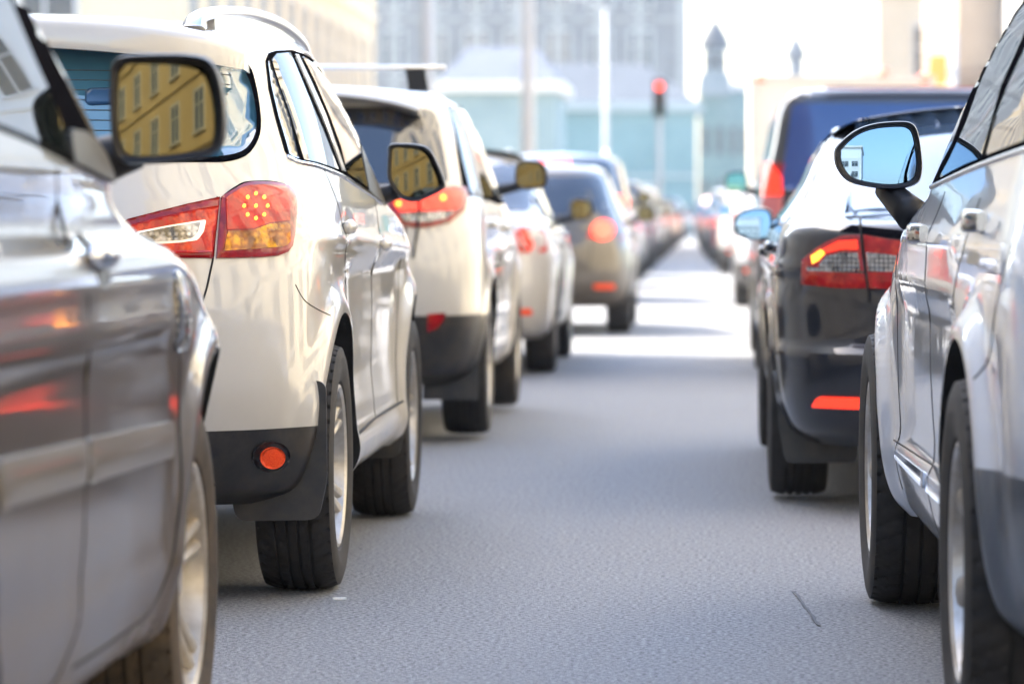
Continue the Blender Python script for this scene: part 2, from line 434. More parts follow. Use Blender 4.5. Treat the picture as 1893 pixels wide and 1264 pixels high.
        vv, ff = r[0], r[2]; onedge = [any(k < n0 for k in oo) for oo in r[3]]
        P = []; NN = []
        sc_ = w*.5
        for k, q in enumerate(vv):
            h, n = s.ray((q.x, q.y), proj)
            t_ = min(1, edist(q)/(w*.2)); b = 0 if not bulge else bulge*math.sqrt(1-(1-t_)**2)
            P.append(h+n*(off+b)); NN.append(n)
        F2 = [tuple(f) for f in ff]
        nb = [set() for _ in vv]
        for f in F2:
            for i in range(len(f)): nb[f[i]].add(f[i-1]); nb[f[i-1]].add(f[i])
        for _ in range(smooth if bulge else 0):
            for lam in (.5, -.52):
                P = [P[k] if onedge[k] or not nb[k] else P[k]*(1-lam)+sum((P[j] for j in nb[k]), Vector())*(lam/len(nb[k])) for k in range(len(P))]
        s.yr = (min(p.y for p in P), max(p.y for p in P))
        if DBG and proj == 'cam': print('PATCH', s.root.name, name, 'y %.2f %.2f z %.2f %.2f x %.2f %.2f' % (*s.yr, min(p.z for p in P), max(p.z for p in P), min(p.x for p in P), max(p.x for p in P)))
        # skirt
        cnt = {}
        for f in F2:
            for i in range(len(f)):
                e = (f[i], f[(i+1) % len(f)]); cnt[tuple(sorted(e))] = cnt.get(tuple(sorted(e)), 0)+1
        bv = {}
        V = list(P)
        for e, c in cnt.items():
            if c == 1:
                for k in e:
                    if k not in bv: bv[k] = len(V); V.append(P[k]-NN[k]*(off+depth))
                F2.append((e[0], e[1], bv[e[1]], bv[e[0]]))
        if bulge:
            VN = [Vector() for _ in P]
            for f in F2:
                if all(k < len(P) for k in f):
                    g = (P[f[1]]-P[f[0]]).cross(P[f[2]]-P[f[0]])
                    if g.dot(NN[f[0]]) < 0: g = -g
                    for k in f: VN[k] += g
            VN = [(v.normalized() if v.length > 1e-12 else NN[k].copy()) for k, v in enumerate(VN)]
            for _ in range(4): VN = [(VN[k]+sum((VN[j] for j in nb[k] if j < len(P)), Vector())*(1.5/max(1, len(nb[k])))).normalized() for k in range(len(P))]
            NB = NN; NN = [(VN[k]*.8+NN[k]*.2).normalized() for k in range(len(P))]
        def mk(sx, par):
            me = bpy.data.meshes.new(name); FF = []
            for f in F2:
                a, b_, c_ = V[f[0]], V[f[1]], V[f[2]]
                g = (b_-a).cross(c_-a); top = all(k < len(P) for k in f)
                FF.append(f if (not top or g.dot(NN[f[0]]) > 0) == (sx > 0) else f[::-1])
            me.from_pydata([(p[0]*sx, p[1], p[2]) for p in V], [], FF); me.update()
            me.polygons.foreach_set('use_smooth', [True]*len(me.polygons))
            nr_ = []
            for pl in me.polygons:
                top = all(k < len(P) for k in pl.vertices)
                for k in pl.vertices:
                    nr_.append((NN[k].x*sx, NN[k].y, NN[k].z) if top else tuple(pl.normal))
            me.normals_split_custom_set(nr_)
            return link(name, me, m, par, False)
        o = mk(1, parent or s.root)
        if label: o['label'] = label
        if mirror: mk(-1, s.root)
        return o
    def pts(s, line, proj, off=.003, n=6, sm=True):
        L = sspline(line, n) if sm else line
        out = []
        for p in L:
            h, nn = s.ray(p, proj); out.append((h+nn*off, nn))
        return out
    def seam(s, line, proj, w=.005, m=None, off=.0012, name='panel_seam', sm=True, n=6, mirror=True, parent=None):
        ps = s.pts(line, proj, off, n, sm); V = []; Fc = []
        for i, (p, nn) in enumerate(ps):
            t = (ps[min(i+1, len(ps)-1)][0]-ps[max(i-1, 0)][0])
            if t.length < 1e-6: t = Vector((0, 0, 1))
            a = t.normalized().cross(nn).normalized()
            V += [p+a*w/2, p-a*w/2, p-a*w/2-nn*.006, p+a*w/2-nn*.006]
            if i: k = 4*i; Fc += [(k-4, k, k+1, k-3), (k-3, k+1, k+2, k-2), (k-4, k-1, k+3, k)]
        for sx in ((1, -1) if mirror else (1,)):
            pyd(name, [(q[0]*sx, q[1], q[2]) for q in V], Fc, m or SEAM, parent or s.root)
    def bead(s, line, proj, r, m, name='trim', closed=False, off=.0, flat=1, mirror=True, n=6, sm=True, parent=None):
        ps = [p for p, nn in s.pts(line, proj, off, n, sm)]
        if closed: ps.append(ps[0])
        for sx in ((1, -1) if mirror else (1,)):
            b = MB(); b.tube([(p.x*sx, p.y, p.z) for p in ps], r, 8, flat); b.build(name, m, parent or s.root)
    def wheel(s, style, x, y, r=.345, w=.22, rr=.22):
        t, rim, dsc, tm, rmm = style
        for sx in (1, -1):
            e = empty('wheel', (sx*x, y, r), PI if sx < 0 else 0, s.root)
            e.rotation_euler = (random.uniform(0, 6), 0, PI if sx < 0 else 0)
            for nm, me, mm in (('tyre', t, tm), ('rim', rim, rmm), ('brake_disc', dsc, DISC)):
                o = bpy.data.objects.new(nm, me); COL.objects.link(o); o.parent = e
                if not len(me.materials): me.materials.append(mm)
    def handle(s, y, z, m, proj='R', L=.20, w=.028, h=.045):
        for sx in (1, -1):
            b = MB(); h0, n = s.ray((y, z), proj); rings = []
            for k in range(9):
                t = k/8; yy = y-L/2+L*t; q, nn = s.ray((yy, z), proj); rise = w*math.sin(PI*(.06+.88*t))**.45+.004
                hh = h/2*(.55+.45*math.sin(PI*t)**.5)
                c = q+nn*rise*.5; rings.append([((c.x+nn.x*rise*.55*math.cos(a))*sx, yy, z+hh*math.sin(a)) for a in [i*2*PI/12 for i in range(12)]])
            b.loft(rings); b.build('door_handle', m, s.root)
            # cup behind the handle
    def mirror(s, pts, depth, glass, m, arm, yaw=0, tilt=0, R=2.4, rimm=None, gin=.87, armr=(.045, .03), capm=None, both=True, gsc=None):
        """pts: outline of the housing seen from behind, local (x,z) of the right hand mirror; depth list y"""
        y0 = depth; ol = sspline(pts, 6, True); cx = sum(p[0] for p in ol)/len(ol); cz = sum(p[1] for p in ol)/len(ol)
        for sx in ((1, -1) if both else (both,)):
            prof = [(.0, .97), (-.006, 1.0), (.012, 1.03), (.05, 1.0), (.085, .9), (.11, .72), (.125, .45), (.13, .12)]
            rings = [[((cx+(p[0]-cx)*k)*sx, y0+dy, cz+(p[1]-cz)*k) for p in ol] for dy, k in prof]
            inner = [[((cx+(p[0]-cx)*k)*sx, y0+dy, cz+(p[1]-cz)*k) for p in ol] for dy, k in ((.06, gin*.99), (.004, gin+.03))]
            b = MB(); b.loft(inner+rings, True); h = b.build('mirror_housing', m, s.root, True, 50)
            # glass: shallow convex cap
            V = []; Fc = []; nr_ = 10; n = len(ol)
            nv = Vector((math.tan(yaw)*1.0, -1, tilt)).normalized()
            for i in range(nr_+1):
                k = i/nr_*gin
                for p in ol:
                    dx, dz = (p[0]-cx)*k, (p[1]-cz)*k
                    yy = y0+.022+(nv.x*dx+nv.z*dz)/1.0+(dx*dx+dz*dz)/(2*R)
                    V.append(((cx+dx)*sx, yy, cz+dz))
            for i in range(nr_):
                for j in range(n): Fc.append((i*n+j, i*n+(j+1) % n, (i+1)*n+(j+1) % n, (i+1)*n+j))
            me = bpy.data.meshes.new('mirror_glass'); me.from_pydata(V, [], Fc)
            bm = bmesh.new(); bm.from_mesh(me); bmesh.ops.remove_doubles(bm, verts=bm.verts, dist=1e-5); bmesh.ops.recalc_face_normals(bm, faces=bm.faces)
            if sum(f.normal.y for f in bm.faces) > 0: bmesh.ops.reverse_faces(bm, faces=bm.faces)
            bm.to_mesh(me); bm.free(); link('mirror_glass', me, glass, h)
            b = MB(); a0, a1 = arm
            pt = [Vector(a0).lerp(Vector(a1), t) for t in (0, .25, .5, .75, 1)]
            b.tube([(p.x*sx, p.y, p.z) for p in pt], [armr[0]+(armr[1]-armr[0])*t for t in (0, .25, .5, .75, 1)], 14, 1.0)
            b.build('mirror_arm', PLAST, h)

# ---- wheels
def tyre_mesh(r, w, rr, blocks=True, grooves=4, n=288, sipe=6):
    """profile across the tread; outer face is +x"""
    xs = []; hw = w/2
    prof = [(-hw*.80, rr), (-hw*.93, rr+.012), (-hw*1.0, rr+(r-rr)*.35), (-hw*1.02, rr+(r-rr)*.5), (-hw*.98, r-.03), (-hw*.93, r-.014)]
    tread = []
    tw = hw*.86; gw = .0045; gx = [(-1+2*(k+1)/(grooves+1))*tw*.82 for k in range(grooves)]
    xx = np.linspace(-tw, tw, 37).tolist()
    for g in gx: xx += [g-gw-.0005, g-gw+.001, g+gw-.001, g+gw+.0005]
    xx = sorted(set(round(v, 5) for v in xx))
    tr = []
    for x in xx:
        d = 0
        for g in gx:
            if abs(x-g) < gw: d = .008
        c = r-.010*abs(x/tw)**4-.002*(x/tw)**2
        tr.append((x, c-d, d))
    pr = [(a, b, 9) for a, b in prof]+tr+[(-a, b, 9) for a, b in prof[::-1]]
    # small raised ribs on the side wall
    V = []; Fc = []
    m_ = len(pr)
    for k in range(n):
        t = k*2*PI/n
        for (x, rad, d) in pr:
            q = rad
            if blocks and d == 0:
                ph = (k+int(abs(x)/tw*7)) % sipe
                if ph == 0 and abs(x) > tw*.30: q -= .005
                if (k*2+3) % (sipe*2) < 2 and abs(x) > tw*.8: q -= .003
            V.append((x, q*math.cos(t), q*math.sin(t)))
    for k in range(n):
        for j in range(m_-1): Fc.append((k*m_+j, ((k+1) % n)*m_+j, ((k+1) % n)*m_+j+1, k*m_+j+1))
    me = bpy.data.meshes.new('tyre'); me.from_pydata(V, [], Fc); me.update()
    me.polygons.foreach_set('use_smooth', [True]*len(me.polygons)); me.set_sharp_from_angle(angle=math.radians(35))
    return me
def rim_mesh(rr, w, spokes=5, twin=False, taper=(.028, .045), dish=.03, n=64):
    b = MB(); hw = w/2
    # barrel, lip
    prof = [(hw*.80, rr+.004), (hw*.90, rr+.002), (hw*.92, rr-.006), (hw*.86, rr-.016), (hw*.6, rr-.022), (-hw*.7, rr-.03), (-hw*.8, rr+.004)]
    rings = [[(a, q*math.cos(k*2*PI/n), q*math.sin(k*2*PI/n)) for k in range(n)] for a, q in prof]
    b.loft(rings, False)
    xo = hw*.80; xi = hw*.80-dish
    # hub
    b.lathe([(xi-.05, .075), (xi, .072), (xi+.008, .06), (xi+.010, .034), (xi+.020, .030), (xi+.022, .004)], (0, 0, 0), 'x', 32)
    for k in range(5):
        t = (k+.5)*2*PI/5; b.lathe([(xi-.01, .009), (xi+.012, .009), (xi+.014, .005)], (0, .054*math.cos(t), .054*math.sin(t)), 'x', 8)
    angs = []
    for k in range(spokes):
        a = k*2*PI/spokes
        angs += ([a-.12, a+.12] if twin else [a])
    for a in angs:
        rings = []
        for i in range(9):
            t = i/8; q = .05+(rr-.018-.05)*t; hwid = taper[0]+(taper[1]-taper[0])*abs(t-.35)**1.3; xx = xi+(xo-xi)*t**1.6-.002; th = .035-.015*t
            sec = [(-hwid, -.006), (-hwid*.75, .002), (0, .006), (hwid*.75, .002), (hwid, -.006), (hwid*.8, -th), (-hwid*.8, -th)]
            rings.append([(xx+h, q*math.cos(a)-u*math.sin(a), q*math.sin(a)+u*math.cos(a)) for u, h in sec])
        b.loft(rings)
    me = bpy.data.meshes.new('rim'); me.from_pydata(b.v, [], b.f); me.update()
    bm = bmesh.new(); bm.from_mesh(me); bmesh.ops.recalc_face_normals(bm, faces=bm.faces); bm.to_mesh(me); bm.free()
    me.polygons.foreach_set('use_smooth', [True]*len(me.polygons)); me.set_sharp_from_angle(angle=math.radians(38))
    return me
def disc_mesh(rr):
    b = MB(); b.lathe([(.008, rr*.70), (.016, rr*.70), (.017, .05)], (0, 0, 0), 'x', 40)
    b.lathe([(-.03, rr-.035), (.004, rr-.035), (.006, .04)], (0, 0, 0), 'x', 40)
    me = bpy.data.meshes.new('brake_disc'); me.from_pydata(b.v, [], b.f); me.update(); return me
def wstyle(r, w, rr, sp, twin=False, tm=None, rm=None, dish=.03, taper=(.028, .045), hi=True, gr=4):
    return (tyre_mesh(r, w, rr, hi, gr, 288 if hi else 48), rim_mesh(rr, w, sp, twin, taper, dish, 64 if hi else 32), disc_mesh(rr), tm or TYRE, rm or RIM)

def G(x, c, s): return np.exp(-((x-c)/s)**2)
def arch(Y, Z, wy, wz, ra, amp=.016, sg=.035):
    r = np.hypot(Y-wy, Z-wz); return amp*np.where(r < ra+.02, 1.0, np.exp(-((r-ra-.02)/sg)**2))
def S(a, lo, hi):
    t = np.clip((a-lo)/(hi-lo), 0, 1); return t*t*(3-2*t)
# ------------------------------------------------------------------ wheel styles
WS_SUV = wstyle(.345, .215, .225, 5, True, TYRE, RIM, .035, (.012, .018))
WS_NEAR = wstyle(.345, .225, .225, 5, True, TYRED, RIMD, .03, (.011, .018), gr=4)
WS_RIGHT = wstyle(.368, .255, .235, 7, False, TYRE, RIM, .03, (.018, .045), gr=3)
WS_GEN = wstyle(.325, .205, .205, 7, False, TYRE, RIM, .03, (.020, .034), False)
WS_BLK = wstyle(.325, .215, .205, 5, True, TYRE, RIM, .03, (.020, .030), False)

def L2(car, px, py, d):          # photo pixel at a distance -> car's own x, z
    w = car.Mi @ Vector(((px-VX)*d/F_PX, d, CAMZ+(VY-py)*d/F_PX)); return (w.x, w.z)

# ------------------------------------------------------------------ the white SUV in focus
c = Car('parked_suv', 'pearl white SUV in focus with silver roof rails and red and amber tail lamps', 'car', -1.915, 10.9, 0, 'cars queued in the left lane', .016)
suv = c
def dsp(Y, Z):
    d = arch(Y, Z, 0, .345, .425, .022, .05)*S(Z, 1.05, .86)+arch(Y, Z, 2.67, .345, .425, .022, .05)*S(Z, 1.0, .8)
    mid = S(Y, .15, .55)*S(Y, 2.5, 2.1)
    d = d-.020*mid*S(Z, .93, .86)*S(Z, .40, .6)                  # flanks drawn in under the waist line
    d = d+.016*mid*S(Z, .44, .36)                                # sill
    d = d+.010*G(Z, .955-.03*(Y-1.3)/1.5, .028)*S(Y, -.6, .0)    # waist crease
    d = d-.010*G(Z, 1.0, .03)*G(Y, .28, .10)-.010*G(Z, .94, .03)*G(Y, 1.34, .10)
    return d
lv = [(.27, -.56, 3.40, .80, .5, .8), (.31, -.66, 3.46, .845, .55, .8), (.36, -.71, 3.52, .862, .6, .9), (.479, -.775, 3.54, .868, .62, .9),
      (.60, -.79, 3.55, .872, .64, .9), (.75, -.785, 3.53, .874, .68, .95), (.88, -.765, 3.45, .872, .70, .95),
      (.97, -.75, 3.30, .876, .80, .95), (1.03, -.738, 2.95, .872, .88, .9), (1.08, -.725, 2.42, .865, .96, .8),
      (1.13, -.71, 2.18, .852, 1.04, .7), (1.20, -.685, 2.02, .832, 1.10, .7), (1.32, -.62, 1.78, .798, 1.12, .65), (1.45, -.535, 1.44, .752, 1.12, .6),
      (1.52, -.49, 1.20, .718, 1.10, .5), (1.56, -.45, 1.06, .678, 1.05, .5), (1.578, -.42, 1.00, .625, 1.0, .5)]
def drp(Y, Z): return -S(Z, 1.2, 1.55)*(.035*np.clip((.5-Y)/1.0, 0, 1.2)**2+.03*np.clip((Y-.5)/1.0, 0, 1)**2)
def low(q):
    if q.z < .479 and (q.y < -.1 or q.y > 3.0): return 'lower_bumper'
c.body(lv, 2.9, 2.5, P_WHITE, .022, .042, dsp, (0, 2.67), .428, .345, lower=low, droop=drp)
# glass
qg = [(493.7, 115), (499.5, 159), (513, 216), (528.2, 267), (533.3, 285.7), (540, 291), (551, 294), (533, 217), (509, 149), (496, 112)]
rg = [(500.5, 112), (509.6, 100.7), (535, 98.7), (543.4, 118.3), (567, 175.8), (594, 238), (620, 304), (624, 314), (605, 307), (587.4, 301), (560, 295.5), (536, 217), (512, 149)]
fg = [(557, 105.5), (577, 118.3), (600.9, 148.8), (628, 196), (648, 233), (662, 263), (679.5, 348), (655, 330), (640, 320.5), (628, 270.5), (608, 216), (581, 152)]
for nm, ol, st in (('quarter_window', qg, 5), ('rear_side_window', rg, 6), ('front_side_window', fg, 6)):
    c.patch(nm, ol, 'cam', GLASS, .004, step=st, mirror=True)
c.patch('window_surround', [(490.5, 113), (496, 99), (509, 94.5), (538, 93), (556, 98), (580, 110), (606, 143), (633, 192), (655, 232), (668, 262), (676, 288), (692, 335), (709, 378), (690, 362), (655, 340), (628, 324), (587, 306), (551, 299), (536, 294), (526, 280), (509, 220), (496, 165)], 'cam', GLOSSB, .0015, step=7, mirror=True, depth=.004)
c.bead([(531, 290), (551, 299.5), (587, 307.5), (628, 324), (655, 341), (690, 364), (704, 376)], 'cam', .007, CHROME, 'window_trim')
c.bead([(562, 97), (581, 109), (607, 142), (634, 191), (656, 231), (669, 262), (681, 293)], 'cam', .006, SATIN, 'window_trim')
c.patch('door_frame', [(543, 102), (549, 103), (575, 158), (602, 220), (632, 306), (636, 318), (631, 316), (602, 238), (571, 165)], 'cam', P_WHITE, .006, step=5, mirror=True)
c.patch('mirror_sail', [(662, 250), (672, 285), (682, 308), (694, 335), (712, 380), (698, 371), (680, 351), (668, 290)], 'cam', PLAST, .006, step=5, mirror=True)
# rear glass and heater wires
rgz = rounded([(-.60, 1.20), (0, 1.195), (.60, 1.20), (.655, 1.215), (.675, 1.26), (.672, 1.31), (.655, 1.38), (.635, 1.43), (.61, 1.46), (.3, 1.50), (0, 1.51), (-.3, 1.50), (-.61, 1.46), (-.635, 1.43), (-.655, 1.38), (-.672, 1.31), (-.675, 1.26), (-.655, 1.215)], .03, 3)
g_ = c.patch('rear_window', rgz, 'B', GLASSB, .006, step=.025)
g2 = c.patch('window_surround', rounded([(-.62, 1.187), (0, 1.182), (.62, 1.187), (.668, 1.205), (.688, 1.26), (.684, 1.31), (.667, 1.385), (.645, 1.45), (.62, 1.48), (0, 1.52), (-.62, 1.48), (-.645, 1.45), (-.667, 1.385), (-.684, 1.31), (-.688, 1.26), (-.668, 1.205)], .03, 3), 'B', GLOSSB, .0025, step=.022, depth=.003)
for i in range(8):
    z = 1.235+.027*i; c.seam([(-.60, z), (-.3, z+.004), (0, z+.005), (.3, z+.004), (.60, z)], 'B', .0022, WIRE, .0075, 'heater_wire', mirror=False, parent=g_)
c.patch('interior_mirror', rounded([(157, 172), (157, 192), (165, 198), (215, 196), (215, 165), (165, 166)], 5), 'cam', mat('dim_mirror', (.03, .08, .17), .2), .0075, step=10, parent=g_, depth=.001)
# spoiler over the rear glass
b = MB(); rings = []
for i in range(31):
    t = -1+2*i/30; x = .655*t; bow = .055*t*t; zt = 1.592-.052*t*t-.02*abs(t)**6; ze = 1.515-.045*t*t
    yb = -.615+bow*1.5+.12*abs(t)**8
    rings.append([(x, -.30+bow, zt+.004), (x, yb+.05, zt-.014), (x, yb+.012, zt-.028), (x, yb, zt-.045), (x, yb+.006, ze-.020-.012*abs(t)), (x, yb+.03, ze-.022-.012*abs(t)), (x, yb+.13, ze-.018-.02*abs(t)), (x, -.36+bow, ze-.01)])
b.loft(rings); b.build('spoiler', P_WHITE, c.root, True, 50)
# roof rails
for sx in (1, -1):
    b = MB(); P = sspline([(.510, -.36, 1.545), (.515, -.33, 1.575), (.525, -.22, 1.596), (.545, .05, 1.617), (.567, .5, 1.633), (.592, 1.0, 1.627), (.602, 1.45, 1.598), (.605, 1.6, 1.565)], 6)
    rings = []
    for i, p in enumerate(P):
        p = Vector(p); tn = (Vector(P[min(i+1, len(P)-1)])-Vector(P[max(i-1, 0)])).normalized(); nn = tn.cross(Vector((1, 0, 0))); nn = -nn if nn.z < 0 else nn
        k = 1.0+.5*max(0, 1-i/8)
        rings.append([(Vector(((p.x+a*.023*k)*sx, p.y, p.z))+nn*(bb*.016*k)) for a, bb in [(math.copysign(abs(math.cos(q))**.6, math.cos(q)), math.copysign(abs(math.sin(q))**.6, math.sin(q))) for q in [w_*2*PI/16+.2 for w_ in range(16)]]])
    b.loft(rings); b.build('roof_rail', SATIN, c.root, True, 60)
    b = MB(); b.loft([[(x*sx, y, z) for x, y, z in ((xx-.012, yy-.0, z0), (xx+.012, yy, z0), (xx+.010, yy, z1), (xx-.010, yy, z1))] for yy, z0, z1, xx in ((-.15, 1.54, 1.600, .532), (.1, 1.55, 1.615, .547), (.3, 1.56, 1.623, .558), (.6, 1.56, 1.628, .570), (1.0, 1.56, 1.620, .590), (1.3, 1.55, 1.598, .598))]); b.build('rail_skirt', SATIN, c.root, False)
# tail lamp
outer = [(408, 365), (410.4, 363.5), (429, 352), (447.6, 341.6), (458, 339), (471, 337.7), (496.6, 338.3), (513.6, 340.3), (530.5, 345.4), (540.6, 355.5), (546, 370.7), (545.7, 396), (542.3, 429.9), (537.2, 455.2), (528.8, 467), (513.6, 473), (479.7, 476), (399.5, 477.6)]
inner = [(405, 365.5), (345, 378), (283.7, 393.5), (235, 406), (222, 415), (222, 462), (230, 474), (320, 477), (393, 477.5)]
lt = c.patch('tail_lamp', outer, 'cam', REDS, .008, step=5, bulge=.010, mirror=True, label='outer red and amber part of the tail lamp')
li = c.patch('tail_lamp', inner, 'cam', REDS, .006, step=6, bulge=.006, mirror=True)
c.patch('red_chamber', [(412, 371), (440, 353), (452, 349), (480, 347), (500, 352), (519, 362), (526, 380), (527, 413), (490, 416), (460, 427), (414, 428.5)], 'cam', RED, .0195, step=5, parent=lt, depth=.003)
c.patch('amber_chamber', [(414.7, 431), (459.5, 430), (489.9, 419), (520, 416), (527, 420), (527, 448.5), (522, 456), (513.6, 459.6), (460, 464), (408.8, 467)], 'cam', AMBER, .0195, step=5, parent=lt, depth=.003)
c.patch('red_chamber', [(400, 384), (345, 393), (290, 405), (240, 418), (240, 468), (330, 470), (389, 468)], 'cam', RED, .0145, step=6, parent=li, depth=.003)
c.patch('reverse_lamp', rounded([(250, 431), (310.7, 419.7), (377, 410), (372.4, 432), (361.4, 447), (332.7, 451), (250, 456)], 5), 'cam', SATIN, .0165, step=6, parent=li, depth=.003)
c.patch('reverse_lens', rounded([(255, 434), (311, 423), (366, 414.5), (363, 430), (355, 442), (332, 447), (255, 452)], 4), 'cam', CLEAR, .019, step=6, parent=li, depth=.003)
for k in range(9):
    a = k*PI/4; ex, ey = (0, 0) if k == 8 else (21*math.cos(a), 22*math.sin(a))
    q = [(464.5+ex+3.0*math.cos(t*PI/5), 386.8+ey+3.6*math.sin(t*PI/5)) for t in range(10)]
    c.patch('led', q, 'cam', AMBL, .0215, step=2.5, parent=lt, depth=.003)
c.seam([(402, 364), (401, 400), (397, 440), (393.5, 478), (388, 505), (382, 533), (374, 560), (371, 600)], 'cam', .0055, SEAM, .0012, name='tailgate_gap')
c.seam([(414, 361), (430, 349.5), (447, 339.5), (460, 336.6), (480, 335.6), (498, 336), (513, 338), (527, 342)], 'cam', .004, GLOSSB, .0022, name='lamp_gap')
c.seam([(546, 526), (562, 554), (586, 571), (611, 583)], 'cam', .003, SEAM, .001)
# door gaps
c.seam([(1.26, 1.12), (1.25, .9), (1.24, .6), (1.22, .42)], 'R', .005, SEAM)
c.seam([(2.25, 1.05), (2.27, .9), (2.20, .6), (2.12, .42)], 'R', .005, SEAM)
c.seam([(.05, 1.2), (.12, 1.05), (.22, .92), (.40, .78), (.45, .7)], 'R', .004, SEAM)
c.seam([(.47, .405), (1.2, .415), (2.2, .42)], 'R', .006, SEAM, sm=False)
c.handle(.28, 1.012, P_WHITE, L=.19); c.handle(1.34, .955, P_WHITE, L=.19)
# black bumper corner: bezel, reflector
fx, fz = L2(c, 487, 850, 10.2)
rr_ = [(fx+.044*math.cos(t*PI/12), fz+.042*math.sin(t*PI/12)) for t in range(24)]
bz = c.patch('reflector_bezel', rr_, 'B', PLAST, .007, step=.012, bulge=.003)
pr_ = [(fx+.029*math.cos(t*PI/12), fz+.029*math.sin(t*PI/12)) for t in range(24)]
c.patch('fog_reflector', pr_, 'B', REFL, .0135, step=.008, parent=bz)
rr_ = [(-a, b2) for a, b2 in rr_]; c.patch('fog_reflector', rr_, 'B', REFL, .012, step=.012)
c.seam([(.50, .48), (.56, .40), (.60, .33)], 'B', .012, DARK, .002, name='bumper_crease')
# mudflaps
for yy in (-.405, 2.27):
    for sx in (1, -1):
        b = MB(); ol = rounded([(.615, .60), (.875, .60), (.878, .33), (.855, .225), (.635, .222), (.622, .28)], .03)
        b.loft([[(x*sx, yy-.012-.06*max(0, x-.78)*-2+(.03 if z < .3 else 0)*0, z) for x, z in ol], [(x*sx, yy+.002+.12*max(0, x-.78), z) for x, z in ol]]); b.build('mudflap', PLAST2, c.root, True, 40)
b = MB(); b.tube([(-.1, -.6, .27), (.1, -.6, .27), (.35, -.6, .27)], .10, 14, .7); b.tube([(.30, -.45, .27), (.30, -.72, .26)], .03, 12); b.build('silencer', mat('rusty_steel', (.05, .035, .025), .7, .4), c.root)
b = MB(); b.tube([(-.75, 0, .30), (-.3, 0, .26), (.3, 0, .26), (.75, 0, .30)], .045, 10); b.build('rear_axle', DARK, c.root)
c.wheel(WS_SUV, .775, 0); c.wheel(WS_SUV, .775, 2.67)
mp = [L2(c, *q, 12.75) for q in [(721.6, 268.6), (750, 266.5), (778.7, 269.5), (793.7, 277.6), (805.8, 297), (820.8, 336), (817, 349), (790.7, 363.3), (766.7, 371.4), (742.6, 366.3), (724.6, 345.2), (717, 325), (718, 290)]]
mp = [(a, z) for a, z in mp]
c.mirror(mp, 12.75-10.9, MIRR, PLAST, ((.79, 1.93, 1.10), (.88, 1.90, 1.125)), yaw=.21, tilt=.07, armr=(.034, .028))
# windscreen, headlamps and plate (other side of the car)
c.patch('windscreen', [(-.62, 1.13), (0, 1.12), (.62, 1.13), (.57, 1.3), (.50, 1.47), (0, 1.52), (-.50, 1.47), (-.57, 1.3)], 'F', GLASS, .003, step=.08)
c.patch('headlamp', rounded([(.45, .78), (.80, .86), (.82, .95), (.50, .88)], .03), 'F', CLEAR, .005, step=.03, mirror=True)
b = MB(); b.box(-.26, .26, -.815, -.80, .70, .81); b.build('number_plate', STICK, c.root, False)

# ------------------------------------------------------------------ the near grey car on the left
c = Car('parked_suv', 'warm grey SUV cut off by the left edge, its mirror reflecting a yellow house', 'car', -1.885, 4.79, 0, 'cars queued in the left lane', .018)
near = c
def dsp(Y, Z):
    d = arch(Y, Z, 0, .345, .445, .018, .04)*S(Z, 1.0, .88)+arch(Y, Z, 2.71, .345, .445, .018, .04)*S(Z, 1.0, .88)
    mid = S(Y, .2, .5)*S(Y, 2.45, 2.15)
    d = d-.012*mid*S(Z, .86, .80)*S(Z, .40, .5)
    d = d-.020*S(Z, .98, 1.02)*G(Z, 1.02, .09)+.016*S(Z, .90, 1.0)*S(Z, 1.0, .9)
    d = d-.010*S(Z, .45, .35)
    return d
lv = [(.25, -.60, 3.40, .82, .5, 1.0), (.30, -.72, 3.48, .885, .55, 1.0), (.42, -.85, 3.55, .915, .6, .90), (.60, -.88, 3.56, .925, .62, .90),
      (.78, -.87, 3.53, .925, .66, .90), (.90, -.84, 3.45, .918, .70, .92), (.98, -.82, 3.25, .905, .72, 1.1), (1.03, -.80, 2.80, .890, .74, .9),
      (1.08, -.78, 2.42, .882, .76, .7), (1.13, -.76, 2.28, .872, .76, .55), (1.22, -.72, 2.08, .852, .74, .5), (1.35, -.62, 1.76, .82, .72, .45),
      (1.50, -.50, 1.36, .775, .70, .42), (1.60, -.42, 1.08, .73, .68, .4), (1.645, -.36, .95, .66, .66, .4)]
c.body(lv, 2.9, 2.2, P_GOLD, .012, .04, dsp, (0, 2.71), .448, .345)
fgl = [(.22, 1.60), (1.18, 1.60), (1.34, 1.50), (1.62, 1.34), (1.92, 1.165), (1.94, 1.14), (1.20, 1.155), (.22, 1.17)]
c.patch('window_surround', [(-220, -150), (-60, -150), (30, -32), (50, 0), (98, 105), (148, 205), (180, 270), (205, 335), (185, 327), (130, 300), (60, 266), (0, 242), (-220, 170)], 'cam', GLOSSB, .0015, step=14, mirror=True, depth=.004)
c.patch('front_side_window', [(-210, -130), (-75, -130), (0, -28), (16, 5), (62, 115), (105, 210), (132, 292), (60, 257), (0, 233), (-210, 160)], 'cam', GLASS, .004, step=14, mirror=True)
c.patch('mirror_base', [(120, 240), (150, 245), (170, 262), (186, 285), (207, 338), (190, 330), (150, 310), (128, 300)], 'cam', PLAST, .010, step=8, mirror=True)
c.patch('rear_side_window', [(-.25, 1.17), (-.35, 1.59), (.60, 1.59), (.60, 1.16)], 'R', GLASS, .004, step=.09, mirror=True)
c.bead([(-.3, 1.14), (.2, 1.145)], 'R', .009, SATIN, 'window_trim')
c.patch('side_moulding', rounded([(1.265, .63), (1.265, .70), (2.22, .678), (2.22, .612)], .02), 'R', MOULD, .006, step=.018, bulge=.012, mirror=True)
c.patch('side_moulding', rounded([(.50, .645), (.50, .715), (1.235, .70), (1.235, .632)], .02), 'R', MOULD, .006, step=.018, bulge=.012, mirror=True)
c.seam([(1.25, 1.12), (1.25, .7), (1.23, .5), (1.14, .36), (1.0, .33)], 'R', .008, SEAM)
